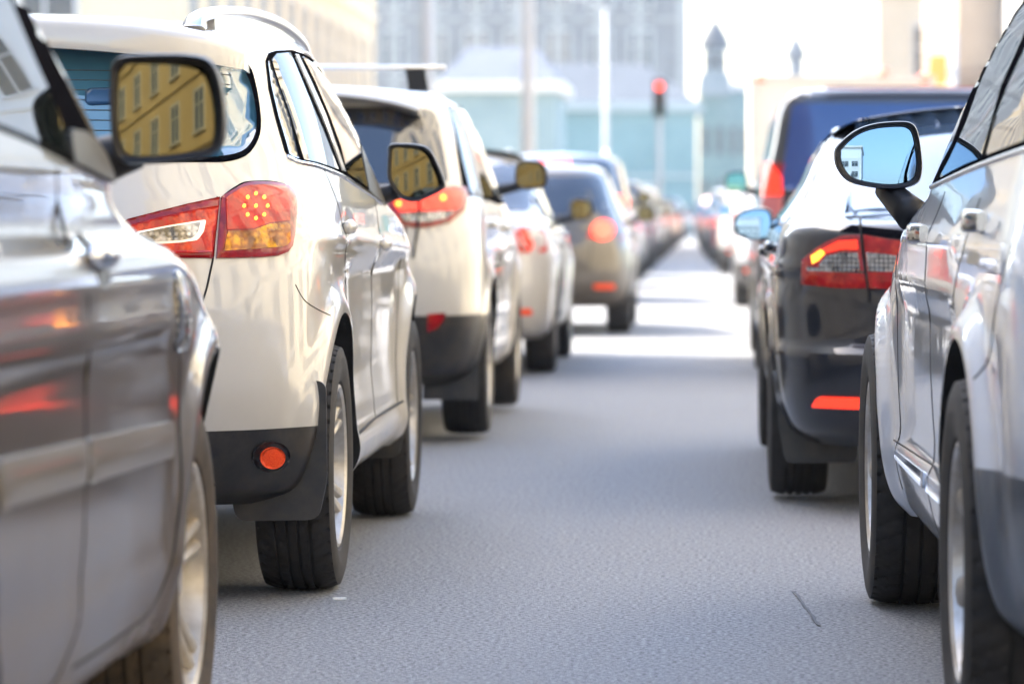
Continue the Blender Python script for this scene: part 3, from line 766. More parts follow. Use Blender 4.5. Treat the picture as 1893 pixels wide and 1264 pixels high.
c.seam([(2.28, 1.07), (2.30, .9), (2.28, .62), (2.20, .42), (2.10, .35), (1.7, .34), (1.25, .345)], 'R', .007, SEAM)
c.patch('side_marker', rounded([(2.24, .80), (2.24, .95), (2.36, .93), (2.36, .80)], .02), 'R', CLEAR, .006, step=.02, bulge=.008, mirror=True)
c.handle(1.40, .985, CHROME, L=.20, w=.04, h=.05)
c.handle(.42, .995, CHROME, L=.20, w=.04, h=.05)
c.patch('handle_cup', [(1.42+.075*math.cos(t*PI/8), .975+.045*math.sin(t*PI/8)) for t in range(16)], 'R', PLAST, .002, step=.02, mirror=True, depth=.004)
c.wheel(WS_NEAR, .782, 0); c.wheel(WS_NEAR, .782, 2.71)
mp = [L2(c, *q, 6.88) for q in [(204, 150), (208, 122), (228, 106), (290, 102), (350, 103), (385, 113), (402, 140), (412, 190), (413, 240), (404, 272), (380, 287), (330, 296), (270, 301), (228, 298), (210, 270), (204, 210)]]
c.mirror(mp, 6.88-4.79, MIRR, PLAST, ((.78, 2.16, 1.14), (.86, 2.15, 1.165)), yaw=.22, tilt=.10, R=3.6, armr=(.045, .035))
c.patch('rear_window', [(-.62, 1.2), (.62, 1.2), (.60, 1.5), (-.60, 1.5)], 'B', GLASS, .004, step=.08)
c.patch('windscreen', [(-.66, 1.14), (0, 1.12), (.66, 1.14), (.60, 1.3), (.54, 1.52), (0, 1.56), (-.54, 1.52), (-.60, 1.3)], 'F', GLASS, .003, step=.08)
c.patch('headlamp', rounded([(.45, .72), (.80, .78), (.80, .90), (.50, .86)], .03), 'F', CLEAR, .005, step=.03, mirror=True)
c.patch('tail_lamp', rounded([(.62, .88), (.86, .90), (.86, 1.1), (.66, 1.1)], .03), 'B', RED, .006, step=.03, mirror=True)

# ------------------------------------------------------------------ the silver car on the right
c = Car('parked_suv', 'silver white SUV at the right edge, its black mirror reflecting a white block', 'car', 1.41, 7.62, math.radians(1.06), 'cars queued in the right lane', .018)
rt = c
def dsp(Y, Z):
    d = 0*Y
    mid = S(Y, .35, .7)*S(Y, 2.5, 2.15)
    for wy in (0, 2.90): d = d+arch(Y, Z, wy, .368, .435, .034, .045)*S(Z, 1.02, .86)
    d = d-.018*mid*S(Z, .90, .80)*S(Z, .42, .55)
    d = d+.012*mid*S(Z, .49, .46)
    d = d+.010*G(Z, 1.0, .05)*mid
    return d
lv = [(.27, -.80, 3.54, .82, .5, 1.0), (.32, -.95, 3.62, .865, .55, 1.0), (.40, -1.05, 3.70, .890, .6, 1.1), (.48, -1.10, 3.72, .900, .62, 1.15), (.58, -1.12, 3.73, .905, .62, 1.15), (.60, -1.12, 3.73, .905, .62, 1.15),
      (.78, -1.10, 3.68, .905, .66, 1.2), (.90, -1.08, 3.55, .900, .70, 1.2), (.98, -1.06, 3.25, .888, .74, 1.1), (1.04, -1.03, 2.85, .872, .78, .9),
      (1.09, -1.0, 2.45, .858, .80, .75), (1.14, -.97, 2.28, .842, .80, .6), (1.24, -.86, 2.05, .815, .78, .55), (1.38, -.58, 1.70, .768, .76, .5),
      (1.50, -.42, 1.36, .722, .74, .5), (1.58, -.30, 1.10, .675, .70, .45), (1.61, -.22, .98, .61, .66, .45)]
def low(q):
    if q.z < .58 and (q.y < -.1 or q.y > 3.2): return 'cladding'
c.body(lv, 2.7, 2.3, P_SILV, .014, .045, dsp, (0, 2.90), .438, .368, lower=low)
# outlines traced on its left flank
ff = [(1738, 331), (1757, 296), (1787, 232), (1815, 154), (1843, 94), (1886, 23), (1930, -30), (1925, -8), (1890, 78), (1853.5, 160), (1834, 230), (1816, 293), (1790, 303), (1760, 318)]
rf = [(1823, 288.5), (1839.3, 228), (1870, 150), (1905, 75), (1950, -10), (2020, -30), (2070, 10), (2080, 120), (2050, 215), (1970, 242), (1893, 262)]
sr = [(1722, 344), (1738, 308), (1762, 262), (1794, 174), (1836, 90), (1884, 5), (1925, -50), (2030, -60), (2090, 0), (2100, 130), (2060, 228), (1970, 255), (1893, 275), (1820, 300), (1770, 322)]
c.patch('window_surround', sr, 'cam', GLOSSB, .0015, step=10, depth=.004)
c.patch('front_side_window', ff, 'cam', GLASS, .004, step=9)
c.patch('rear_side_window', rf, 'cam', GLASS, .004, step=10)
c.bead([(1722, 346), (1770, 324), (1820, 303), (1893, 278), (1970, 258), (2060, 232)], 'cam', .0065, SATIN, 'window_trim', mirror=False)
c.bead([(1846, 215), (1836, 245), (1824, 288)], 'cam', .006, PLAST, 'pillar_trim', mirror=False)
for nm, ol in (('front_side_window', [(.98, 1.12), (.95, 1.53), (1.3, 1.44), (1.7, 1.26), (1.98, 1.12)]), ('rear_side_window', [(-.2, 1.14), (-.3, 1.48), (.2, 1.55), (.85, 1.55), (.88, 1.13)])):
    c.patch(nm, ol, 'R', GLASS, .004, step=.08)
c.seam([(1.24, 1.1), (1.26, .9), (1.26, .70), (1.16, .56), (1.10, .45), (1.02, .34)], 'L', .006, SEAM, mirror=True)
c.seam([(2.30, 1.05), (2.32, .9), (2.30, .62), (2.22, .44), (2.15, .36)], 'L', .004, SEAM)
c.seam([(.30, 1.08), (.40, .95), (.50, .85)], 'L', .005, SEAM)
c.seam([(.45, .49), (1.1, .487), (2.38, .47)], 'L', .004, SEAM, sm=False)
c.seam([(-.50, 1.0), (-.40, .85), (-.30, .74)], 'L', .004, SEAM)
c.patch('door_ridge', rounded([(1.18, .43), (1.18, .465), (2.20, .455), (2.20, .435)], .01), 'L', P_SILV, .005, step=.04)
c.patch('door_ridge', rounded([(.50, .43), (.50, .465), (1.08, .465), (1.10, .43)], .01), 'L', P_SILV, .005, step=.04)
c.handle(1.36, 1.01, P_SILV, 'L', L=.20, w=.045, h=.05) if False else None
def lhandle(c, y, z, m, L=.20, w=.045, h=.048):
    b = MB(); rings = []
    for k in range(11):
        t = k/10; yy = y-L/2+L*t; q, nn = c.ray((yy, z), 'L'); rise = w*math.sin(PI*(.1+.80*t))**.6; hh = h/2*(.8+.2*math.sin(PI*t))
        rings.append([(q.x+nn.x*(rise*.5+rise*.5*(abs(math.cos(a))**.5*math.copysign(1, math.cos(a)))), yy, z+hh*(abs(math.sin(a))**.5*math.copysign(1, math.sin(a)))) for a in [i*2*PI/16 for i in range(16)]])
    b.loft(rings); b.build('door_handle', m, c.root, True, 50)
lhandle(c, 1.36, 1.005, DCHR); lhandle(c, .12, 1.035, DCHR)
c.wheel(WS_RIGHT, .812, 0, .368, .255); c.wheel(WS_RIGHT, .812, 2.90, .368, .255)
mp = [L2(c, *q, 9.85) for q in [(1544, 288), (1549, 270), (1579, 243.7), (1614.5, 230.4), (1658.8, 226), (1683, 229), (1695, 246), (1702, 288), (1702, 319), (1692, 339), (1658.8, 348), (1614.5, 345.6), (1570, 334.5), (1549, 311)]]
mp = [(-a, z) for a, z in mp]
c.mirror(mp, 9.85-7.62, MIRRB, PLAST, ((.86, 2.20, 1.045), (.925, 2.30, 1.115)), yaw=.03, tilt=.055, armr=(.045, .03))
c.patch('rear_window', [(-.62, 1.2), (.62, 1.2), (.58, 1.48), (-.58, 1.48)], 'B', GLASS, .004, step=.08)
c.patch('windscreen', [(-.64, 1.16), (0, 1.14), (.64, 1.16), (.58, 1.3), (.50, 1.5), (0, 1.54), (-.50, 1.5), (-.58, 1.3)], 'F', GLASS, .003, step=.08)
c.patch('headlamp', rounded([(.45, .72), (.76, .78), (.76, .90), (.50, .86)], .03), 'F', CLEAR, .005, step=.03, mirror=True)
c.patch('tail_lamp', rounded([(.42, .86), (.70, .88), (.70, 1.02), (.45, 1.0)], .03), 'B', RED, .006, step=.03, mirror=True)
# ------------------------------------------------------------------ generic cars of the queues
def gsuv(h=1.66, W=.90, ro=.85, fo=3.5):
    k = (h-1.66)
    return [(.27, -ro+.25, fo-.2, W-.10, .5, .8), (.33, -ro+.12, fo-.08, W-.045, .55, .8), (.48, -ro+.02, fo, W-.012, .62, .9), (.62, -ro, fo, W, .64, .9),
      (.80, -ro+.01, fo-.04, W, .66, .95), (.95, -ro+.04, fo-.2, W-.01, .70, .95), (1.03, -ro+.06, fo-.6, W-.018, .78, .9), (1.10, -ro+.08, 2.40, W-.03, .86, .8),
      (1.16, -ro+.10, 2.15, W-.05, .92, .7), (1.30, -ro+.17, 1.86, W-.09, .98, .65), (1.47+k*.6, -ro+.27, 1.46, W-.14, .98, .6),
      (1.56+k, -ro+.34, 1.18, W-.185, .92, .5), (1.615+k, -ro+.42, 1.0, W-.26, .85, .5)]
def ghatch(h=1.47, W=.88, ro=.80, fo=3.45):
    k = h-1.47
    return [(.24, -ro+.25, fo-.2, W-.10, .5, .8), (.30, -ro+.12, fo-.08, W-.04, .55, .8), (.45, -ro+.02, fo, W-.01, .62, .9), (.58, -ro, fo-.01, W, .64, .9),
      (.72, -ro+.01, fo-.08, W, .66, .95), (.83, -ro+.04, fo-.3, W-.01, .70, .95), (.90, -ro+.07, fo-.8, W-.025, .72, .9), (.96, -ro+.09, 2.40, W-.05, .74, .8),
      (1.02, -ro+.12, 2.12, W-.08, .76, .7), (1.15, -ro+.22, 1.80, W-.14, .74, .65), (1.30+k*.6, -ro+.36, 1.40, W-.20, .72, .6),
      (1.39+k, -ro+.48, 1.10, W-.25, .70, .5), (1.435+k, -ro+.60, .90, W-.32, .65, .5)]
def gsedan(h=1.47, W=.88, ro=1.02, fo=3.5):
    k = h-1.47
    return [(.24, -ro+.25, fo-.2, W-.10, .5, .8), (.30, -ro+.12, fo-.08, W-.04, .55, .8), (.45, -ro+.02, fo, W-.01, .55, .9), (.60, -ro, fo-.01, W, .55, .9),
      (.75, -ro+.01, fo-.08, W, .58, .95), (.86, -ro+.03, fo-.3, W-.01, .60, .95), (.93, -ro+.05, fo-.8, W-.025, .62, .9), (.985, -ro+.12, 2.45, W-.05, .62, .8),
      (1.02, -ro+.50, 2.20, W-.08, .62, .7), (1.06, -.38, 2.02, W-.10, .62, .7), (1.16, -.18, 1.80, W-.14, .62, .65), (1.30+k*.6, .10, 1.40, W-.20, .60, .6),
      (1.39+k, .34, 1.10, W-.25, .55, .5), (1.435+k, .50, .90, W-.32, .5, .45)]
def gvan(h=1.88, W=.95, ro=.95, fo=3.9):
    return [(.27, -ro+.1, fo-.2, W-.06, .3, .8), (.33, -ro+.03, fo-.08, W-.02, .3, .8), (.48, -ro, fo, W, .3, .9), (.75, -ro, fo-.05, W, .3, .9),
      (1.0, -ro, fo-.35, W-.01, .3, .9), (1.10, -ro, fo-.7, W-.025, .3, .8), (1.25, -ro+.01, 2.85, W-.055, .3, .7), (1.5, -ro+.05, 2.4, W-.11, .3, .6), (h-.16, -ro+.10, 2.0, W-.155, .3, .5),
      (h-.08, -ro+.13, 1.8, W-.20, .3, .5), (h-.04, -ro+.18, 1.7, W-.26, .3, .5)]
def gcar(label, kind, x, y, pm, yaw=0, group='cars queued in the left lane', res=.035, h=None, wb=2.65, W=None, lamps=None, lit=False, extra=None, cat='car', rails=False, ws=None, plate=True, gl=None, litm=None, lowb=.48, mirm=None, fog=True):
    nm = {'suv': 'parked_suv', 'hatch': 'parked_hatchback', 'sedan': 'parked_sedan', 'van': 'parked_van'}[kind]
    c = Car(nm, label, cat, x, y, yaw, group, res)
    h = h or {'suv': 1.66, 'hatch': 1.47, 'sedan': 1.47, 'van': 1.88}[kind]; W = W or {'suv': .90, 'hatch': .88, 'sedan': .88, 'van': .95}[kind]
    lv = {'suv': gsuv, 'hatch': ghatch, 'sedan': gsedan, 'van': gvan}[kind](h, W)
    if wb > 2.95: lv = [(a, b_, cc+(wb-2.85), d, e, f) for a, b_, cc, d, e, f in lv]
    r = .345 if kind in ('suv', 'van') else .325
    def dsp(Y, Z):
        d = (arch(Y, Z, 0, r, r+.065, .016, .04)+arch(Y, Z, wb, r, r+.065, .016, .04))*S(Z, .95, .75)
        return d-.014*S(Y, .2, .5)*S(Y, wb-.2, wb-.5)*S(Z, .88, .8)*S(Z, .38, .5)
    lw = (lambda q: 'lower_bumper' if q.z < lowb and (q.y < -.1 or q.y > wb+.3) else None) if lowb else None
    c.body(lv, 4.2 if kind == 'van' else 3.0, 2.5, pm, .018, .035, dsp, (0, wb), r+.065, r, lower=lw)
    big = kind in ('suv', 'van'); zb = (1.13 if kind == 'suv' else 1.15 if kind == 'van' else .985 if kind == 'hatch' else 1.015); zt = h-.12
    st = res*2.2
    # side glass
    if kind == 'van':
        c.patch('front_side_window', rounded([(1.95, zb), (1.9, zt), (2.25, zt-.1), (2.8, zb+.02)], .03), 'R', GLASS, .004, step=st*1.5, mirror=True)
        c.patch('rear_side_window', rounded([(-.5, zb), (-.5, zt-.02), (1.7, zt-.02), (1.75, zb)], .05), 'R', GLASS, .004, step=st*1.5, mirror=True)
    else:
        ry = {'suv': -.28, 'hatch': -.15, 'sedan': .05}[kind]
        c.patch('window_surround', rounded([(ry-.10, zb-.0), (ry+.25, zt+.015), (.95, zt+.02), (1.25, zt-.03), (2.12, zb+.0), (2.05, zb-.03), (1.0, zb-.035)], .03), 'R', GLOSSB, .0015, step=st*1.5, mirror=True, depth=.004)
        c.patch('rear_side_window', rounded([(ry, zb), (ry+.24, zt), (.98, zt), (1.02, zb)], .04), 'R', GLASS, .004, step=st*1.5, mirror=True)
        c.patch('front_side_window', rounded([(1.08, zb), (1.05, zt), (1.22, zt-.035), (1.93, zb+.03), (1.93, zb)], .03), 'R', GLASS, .004, step=st*1.5, mirror=True)
    wg = W-.19; z0 = zb+.05; z1 = h-.13
    gl = gl or GLASSD
    c.patch('rear_window', rounded([(-wg-.02, z0), (-wg+.06, z1), (wg-.06, z1), (wg+.02, z0)], .05), 'B', gl, .006, step=st)
    c.patch('windscreen', rounded([(-wg-.04, zb+.06), (-wg+.08, z1), (wg-.08, z1), (wg+.04, zb+.06)], .05), 'F', GLASS, .004, step=st*2)
    c.patch('headlamp', rounded([(W-.45, .66), (W-.1, .72), (W-.1, .83), (W-.4, .80)], .03), 'F', CLEAR, .005, step=st*2, mirror=True)
    lm = litm or (REDL if lit else RED)
    if lamps is None:
        lamps = {'suv': [(.56, .95), (.58, 1.08), (.84, 1.12), (.865, .98)], 'hatch': [(.52, .84), (.56, .94), (.84, .97), (.85, .83)], 'sedan': [(.50, .80), (.54, .93), (.84, .95), (.855, .80)], 'van': [(.84, .95), (.82, 1.36), (.90, 1.36), (.925, .95)]}[kind]
        lamps = rounded([(a*W/.9, b_) for a, b_ in lamps], .03)
    c.patch('tail_lamp', lamps, 'B', lm, .006, step=st*1.5, bulge=.008, mirror=True)
    if plate:
        pz = .84 if kind == 'suv' else .70
        b = MB(); q, nn = c.ray((0, pz), 'B'); b.box(-.26, .26, q.y-.016, q.y+.0, pz-.056, pz+.056); b.build('number_plate', STICK, c.root, False)
    if fog: c.patch('fog_reflector', rounded([(.58, .40), (.58, .44), (.76, .44), (.76, .40)], .01), 'B', REFL, .006, step=.05, mirror=True)
    hz = {'suv': .98, 'van': 1.0, 'hatch': .86, 'sedan': .90}[kind]
    c.handle(.30, hz+.02, pm); c.handle(1.32, hz, pm)
    for yy in (1.06, 2.16): c.seam([(yy, zb-.05), (yy, .8), (yy-.04, .42)], 'R', .006, SEAM)
    c.seam([(W-.36, z0-.05), (W-.34, .8), (W-.36, .55)], 'B', .008, SEAM)
    my = 2.02 if kind != 'van' else 2.75; mz = {'suv': 1.24, 'van': 1.27, 'hatch': 1.04, 'sedan': 1.07}[kind]; my = my-.02
    mpp = [(W+.01, mz+.06), (W+.05, mz+.085), (W+.13, mz+.08), (W+.165, mz+.05), (W+.17, mz-.02), (W+.15, mz-.055), (W+.06, mz-.065), (W+.01, mz-.04)]
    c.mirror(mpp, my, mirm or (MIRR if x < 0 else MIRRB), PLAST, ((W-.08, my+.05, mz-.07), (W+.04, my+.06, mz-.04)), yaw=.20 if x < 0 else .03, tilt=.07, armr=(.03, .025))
    wsx = ws or WS_GEN
    c.wheel(wsx, W-.115, 0, r); c.wheel(wsx, W-.115, wb, r)
    if rails:
        for sx in (1, -1):
            b = MB(); b.tube([(sx*(W-.33), -.2, h-.045), (sx*(W-.33), -.12, h+.01), (sx*(W-.33), .5, h+.03), (sx*(W-.33), 1.1, h+.0), (sx*(W-.33), 1.2, h-.05)], .018, 8); b.build('roof_rail', SATIN, c.root)
    if extra: extra(c)
    return c
LQ, RQ = 'cars queued in the left lane', 'cars queued in the right lane'
# ix: cream SUV with a roof rack, third
def ex(c):
    for yy in (.35,):
        b = MB(); b.loft([[(x, yy+.035*math.cos(t), 1.745+.012*math.sin(t)) for t in [k*PI/4 for k in range(8)]] for x in (-.66, .66)]); bar = b.build('roof_bar', SATIN, c.root)
        for sx in (1, -1):
            b = MB(); b.loft([[(sx*.52-.045, yy-.05, 1.738), (sx*.52+.045, yy-.05, 1.738), (sx*.52+.045, yy+.05, 1.738), (sx*.52-.045, yy+.05, 1.738)], [(sx*.52-.03, yy-.035, 1.62), (sx*.52+.065, yy-.035, 1.62), (sx*.52+.065, yy+.035, 1.62), (sx*.52-.03, yy+.035, 1.62)]]); b.build('bar_foot', PLAST, bar, False)
    b = MB(); rings = []
    for i in range(21):
        t = -1+2*i/20; x = .60*t; zt = 1.648-.055*t*t-.02*t**6; yb = -.68+.16*t*t
        rings.append([(x, -.20, zt+.0), (x, yb+.02, zt-.035), (x, yb, zt-.055), (x, yb+.04, zt-.068), (x, -.30, zt-.10)])
    b.loft(rings); b.build('spoiler', P_WHITE2, c.root, True, 50)
    ol = [(c.root.location.x*0+q[0], q[1]) for q in []]
    c.patch('spoiler_underside', rounded([(-.62, 1.43), (-.57, 1.53), (.57, 1.53), (.62, 1.43), (.4, 1.455), (0, 1.465), (-.4, 1.455)], .03), 'B', PLAST2, .006, step=.05)
    s_ = c.patch('window_sticker', [(.12+.16*math.cos(t*PI/12), 1.25+.055*math.sin(t*PI/12)) for t in range(24)], 'B', STICK, .007, step=.05, depth=.002)
    for k, (a, w_) in enumerate(((.055, .03), (.10, .03), (.145, .03), (.19, .02))):
        b = MB(); q, nn = c.ray((a, 1.25), 'B'); b.box(a-w_*.35, a+w_*.35, q.y-.012, q.y-.0085, 1.235, 1.265); b.build('sticker_mark', INK, s_, False)
    # lamps: red above, clear below
    lo = [(715, 372), (745, 366), (790, 352), (835, 345), (858, 348), (862, 365), (855, 392), (830, 412), (790, 421), (735, 418), (722, 402)]
    t_ = c.patch('tail_lamp', lo, 'cam', REDS, .014, step=8, bulge=.012, mirror=True)
    c.patch('red_chamber', [(724, 377), (760, 370), (800, 360), (835, 355), (848, 362), (845, 380), (835, 391), (790, 393), (735, 395)], 'cam', REDL, .029, step=8, parent=t_, depth=.003)
    c.patch('clear_chamber', [(735, 400), (790, 397), (832, 395), (820, 407), (790, 415), (745, 413)], 'cam', CLEAR, .029, step=8, parent=t_, depth=.003)
    for q in ((733, 381), (812, 371)): c.patch('bulb', [(q[0]+5*math.cos(t*PI/5), q[1]+5*math.sin(t*PI/5)) for t in range(10)], 'cam', AMBL, .031, step=4, parent=t_, depth=.003)
    c.seam([(770, 372), (768, 420), (764, 450), (760, 480)], 'cam', .012, SEAM, .034, name='tailgate_gap', mirror=False)
    c.patch('bumper_reflector', [(790, 580), (822, 578), (818, 592), (806, 606), (790, 613)], 'cam', REDS, .008, step=8, mirror=True)
    for sx in (1, -1):
        b = MB(); b.box(sx*.74-.13, sx*.74+.12, -.43, -.415, .20, .60); b.build('mudflap', PLAST2, c.root, False)
c = gcar('cream white SUV with a silver roof bar and a white oval rear window sticker', 'suv', -1.93, 18.2, P_WHITE2, 0, LQ, .026, 1.66, 2.64, .905, extra=ex, rails=False, ws=WS_BLK, gl=GLASSD, lowb=.60, fog=False, lamps=rounded([(.30, 1.0), (.30, 1.06), (.36, 1.07), (.36, 1.0)], .01))
# white sedan, fourth
def ex(c):
    c.patch('side_lamp', [(962, 420), (971, 425), (984, 455), (979, 462), (968, 445)], 'cam', REDL, .016, step=6, mirror=True)
c = gcar('white sedan with a sloping rear pillar directly ahead of the SUV with the roof bar', 'sedan', -1.915, 25.8, P_WHITE, 0, LQ, .032, 1.50, 2.70, .90, extra=ex, lowb=0)
# brown hatch with a white roof look, fifth
def ex(c):
    ol = [(1113+20*math.cos(t*PI/8), 426+17*math.sin(t*PI/8)) for t in range(16)]
    c.patch('brake_light', ol, 'cam', REDH, .022, step=7, mirror=True)
c = gcar('olive grey hatchback with pale roof and round lit brake light, fifth in the left queue', 'hatch', -1.60, 34.3, P_BROWN, 0, LQ, .035, 1.50, 2.65, .90, extra=ex, ws=WS_BLK, lowb=0)
# tall dark SUV, sixth
def ex(c):
    b = MB(); q, nn = c.ray((0, 1.62), 'B'); b.box(-.17, .17, q.y-.05, q.y+.0, 1.62, 1.68); b.build('high_brake_light', REDH, c.root, False)
    b = MB(); b.lathe([(0, .09), (.02, .09)], (.78, -.80, 1.16), 'z', 16); 
    c.patch('brake_light', [(.76+.09*math.cos(t*PI/8), 1.17+.09*math.sin(t*PI/8)) for t in range(16)], 'B', REDH, .014, step=.05, mirror=True)
c = gcar('tall dark blue grey SUV with roof rails and a lit high brake light', 'suv', -1.85, 46.6, P_BLUE, 0, LQ, .04, 1.78, 2.7, .92, extra=ex, rails=True, lowb=0)
cols = [P_WHITE2, P_SILVER, P_BLACK, P_BLUE, P_WHITE, P_BROWN, P_SILVER, P_RED, P_WHITE2, P_BLACK, P_BLUE, P_SILVER]
lab = ['cream SUV partly hidden behind the tall dark grey SUV', 'silver sedan seventh or so down the left queue behind a cream SUV', 'black SUV with lit tail lamps between the silver sedan and a blue grey hatchback', 'blue grey hatchback beyond the black SUV in the left queue', 'white van shape of an SUV beyond the blue grey hatchback', 'brown sedan beyond the small white SUV far down the left queue', 'pale silver hatchback far down the left queue', 'red hatchback far down the left queue', 'cream sedan just beyond the red hatchback in the left queue', 'tiny black SUV near the far end of the left queue', 'tiny blue grey hatchback last but one of the left queue', 'tiny silver sedan farthest of the left queue']
lab[1] = 'silver sedan just beyond the cream SUV in the left queue'; lab[4] = 'small white SUV beyond the blue grey hatchback'
ks = ['suv', 'sedan', 'suv', 'hatch', 'suv', 'sedan', 'hatch', 'hatch', 'sedan', 'suv', 'hatch', 'sedan']
ys = [54, 61.5, 69, 77, 86, 96, 107, 119, 132, 147, 164, 181]
xs = [-1.96, -1.95, -1.95, -1.95, -1.95, -1.95, -1.95, -1.93, -1.92, -1.90, -1.88, -1.85]
for i in range(12):
    gcar(lab[i], ks[i], xs[i], ys[i], cols[i], 0, LQ, .07, None, 2.65, lit=True, litm=REDH if i in (2, 4, 5, 7, 9, 11) else REDL)
# ------------------------------------------------------------------ right queue
def moves(c):
    pass
c = Car('parked_sedan', 'black liftback with a red and white tail lamp, just ahead of the silver white SUV', 'car', 1.145, 14.4, 0, RQ, .022)
def dsp(Y, Z):
    d = (arch(Y, Z, 0, .335, .375, .018, .04)+arch(Y, Z, 2.85, .335, .375, .018, .04))*S(Z, .95, .75)
    d = d-.016*S(Y, .2, .5)*S(Y, 2.6, 2.3)*S(Z, .86, .76)*S(Z, .36, .5)
    return d+.010*G(Z, .86, .03)
lv = [(.235, -.88, 3.50, .80, .5, .9), (.29, -.98, 3.62, .87, .55, .9), (.40, -1.06, 3.72, .91, .6, .95), (.52, -1.09, 3.74, .925, .62, 1.0), (.565, -1.09, 3.74, .93, .62, 1.0), (.60, -1.045, 3.74, .93, .62, 1.0),
      (.75, -1.03, 3.66, .935, .62, 1.05), (.88, -1.02, 3.45, .928, .64, 1.05), (.97, -1.01, 3.0, .912, .66, 1.0), (1.015, -.96, 2.70, .893, .68, .9), (1.04, -.72, 2.45, .872, .70, .8), (1.075, -.50, 2.25, .845, .72, .7),
      (1.16, -.25, 2.0, .79, .74, .65), (1.27, .05, 1.65, .745, .74, .6), (1.355, .35, 1.30, .685, .74, .5), (1.40, .58, 1.05, .61, .70, .5), (1.415, .72, .95, .54, .66, .5)]
c.body(lv, 2.8, 2.4, P_BLACK, .02, .05, dsp, (0, 2.85), .395, .335, lower=lambda q: None)
sw = [(.10, 1.01), (.42, 1.20), (.72, 1.33), (1.05, 1.37), (1.30, 1.32), (1.70, 1.19), (2.10, 1.03), (2.05, 1.00), (1.1, .985)]
c.patch('window_surround', rounded(sw, .03), 'R', GLOSSB, .0015, step=.06, mirror=True, depth=.004)
c.patch('rear_side_window', rounded([(.22, 1.02), (.50, 1.20), (.75, 1.31), (1.10, 1.345), (1.13, 1.0)], .04), 'R', GLASS, .004, step=.05, mirror=True)
c.patch('front_side_window', rounded([(1.19, 1.005), (1.16, 1.34), (1.32, 1.295), (1.68, 1.175), (1.98, 1.03)], .03), 'R', GLASS, .004, step=.05, mirror=True)
c.bead([(.06, 1.01), (.42, 1.215), (.72, 1.345), (1.05, 1.385), (1.32, 1.335)], 'R', .008, CHROME, 'window_trim')
c.patch('rear_window', rounded([(-.68, -.62), (.68, -.62), (.58, .68), (-.58, .68)], .06), 'T', GLASSM, .004, step=.03)
t_ = c.patch('tail_lamp', [(1485, 482), (1507.5, 461.7), (1531, 447.5), (1559.7, 436.8), (1593, 435.6), (1596, 470), (1603, 533), (1555, 533), (1483.7, 525.8)], 'cam', REDS, .008, step=6, bulge=.010, mirror=True)
c.patch('clear_chamber', [(1521, 490), (1534, 475), (1560, 468), (1589, 468), (1594, 500), (1560, 500), (1521, 497)], 'cam', CLEAR, .020, step=6, parent=t_, depth=.003)
c.patch('red_chamber', [(1527, 462), (1555, 448), (1588, 446), (1589, 462), (1560, 462), (1534, 469)], 'cam', REDL, .020, step=6, parent=t_, depth=.003)
c.patch('amber_chamber', [(1506, 476), (1524, 463), (1531, 470), (1519, 484), (1508, 490)], 'cam', AMBL, .020, step=6, parent=t_, depth=.003)
c.patch('clear_strip', [(1498, 494), (1600, 502), (1601, 506), (1499, 501)], 'cam', CLEAR, .020, step=5, parent=t_, depth=.003)
t_ = c.patch('tail_lamp', [(1597.5, 435.6), (1640, 442.7), (1700, 450), (1735, 460), (1735, 530), (1680, 535), (1608, 533), (1601, 470)], 'cam', REDS, .008, step=8, bulge=.006, mirror=True)
c.patch('clear_chamber', [(1604, 468), (1640, 470), (1680, 478), (1680, 503), (1608, 503)], 'cam', CLEAR, .016, step=8, parent=t_, depth=.003)
c.seam([(1590, 405), (1593, 435), (1597, 470), (1606, 535), (1608, 560)], 'cam', .007, SEAM, .012, name='tailgate_gap')
c.patch('rear_strip', [(1553, 428), (1575, 417), (1640, 424), (1760, 436), (1760, 446), (1700, 444), (1640, 439), (1590, 432)], 'cam', GLOSSB, .004, step=8)
c.patch('bumper_reflector', rounded([(.40, .38), (.40, .415), (.77, .415), (.79, .38)], .01), 'B', REDL, .012, step=.016, mirror=True, smooth=0)
c.handle(.28, .925, P_BLACK); c.handle(1.36, .90, P_BLACK)
for yy in (1.15, 2.25): c.seam([(yy, .98), (yy, .8), (yy-.05, .38)], 'R', .006, SEAM)
b = MB(); b.box(-.26, .26, -1.075, -1.045, .72, .83); b.build('number_plate', STICK, c.root, False)
mp = [L2(c, *q, 16.6) for q in [(1356, 412), (1362, 397), (1380, 388), (1405, 384), (1424, 390), (1429, 410), (1425, 436), (1405, 444), (1378, 441), (1360, 430)]]
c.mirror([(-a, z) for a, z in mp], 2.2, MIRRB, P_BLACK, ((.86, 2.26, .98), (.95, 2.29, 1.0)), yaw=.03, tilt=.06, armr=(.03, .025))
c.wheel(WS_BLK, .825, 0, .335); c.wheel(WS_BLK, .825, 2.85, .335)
for sx in (1, -1):
    b = MB(); ol = rounded([(.60, .55), (.90, .55), (.905, .30), (.88, .155), (.62, .155)], .03)
    b.loft([[(x*sx, -.42, z) for x, z in ol], [(x*sx, -.405, z) for x, z in ol]]); b.build('mudflap', PLAST2, c.root, True, 40)
b = MB(); b.box(-.5, .5, -.80, -.1, .17, .27); b.build('silencer', PLAST2, c.root, False)
c.patch('windscreen', rounded([(-.66, 1.10), (-.5, 1.40), (.5, 1.40), (.66, 1.10)], .05), 'F', GLASS, .004, step=.08)
c.patch('headlamp', rounded([(.5, .66), (.84, .72), (.84, .83), (.55, .80)], .03), 'F', CLEAR, .005, step=.05, mirror=True)
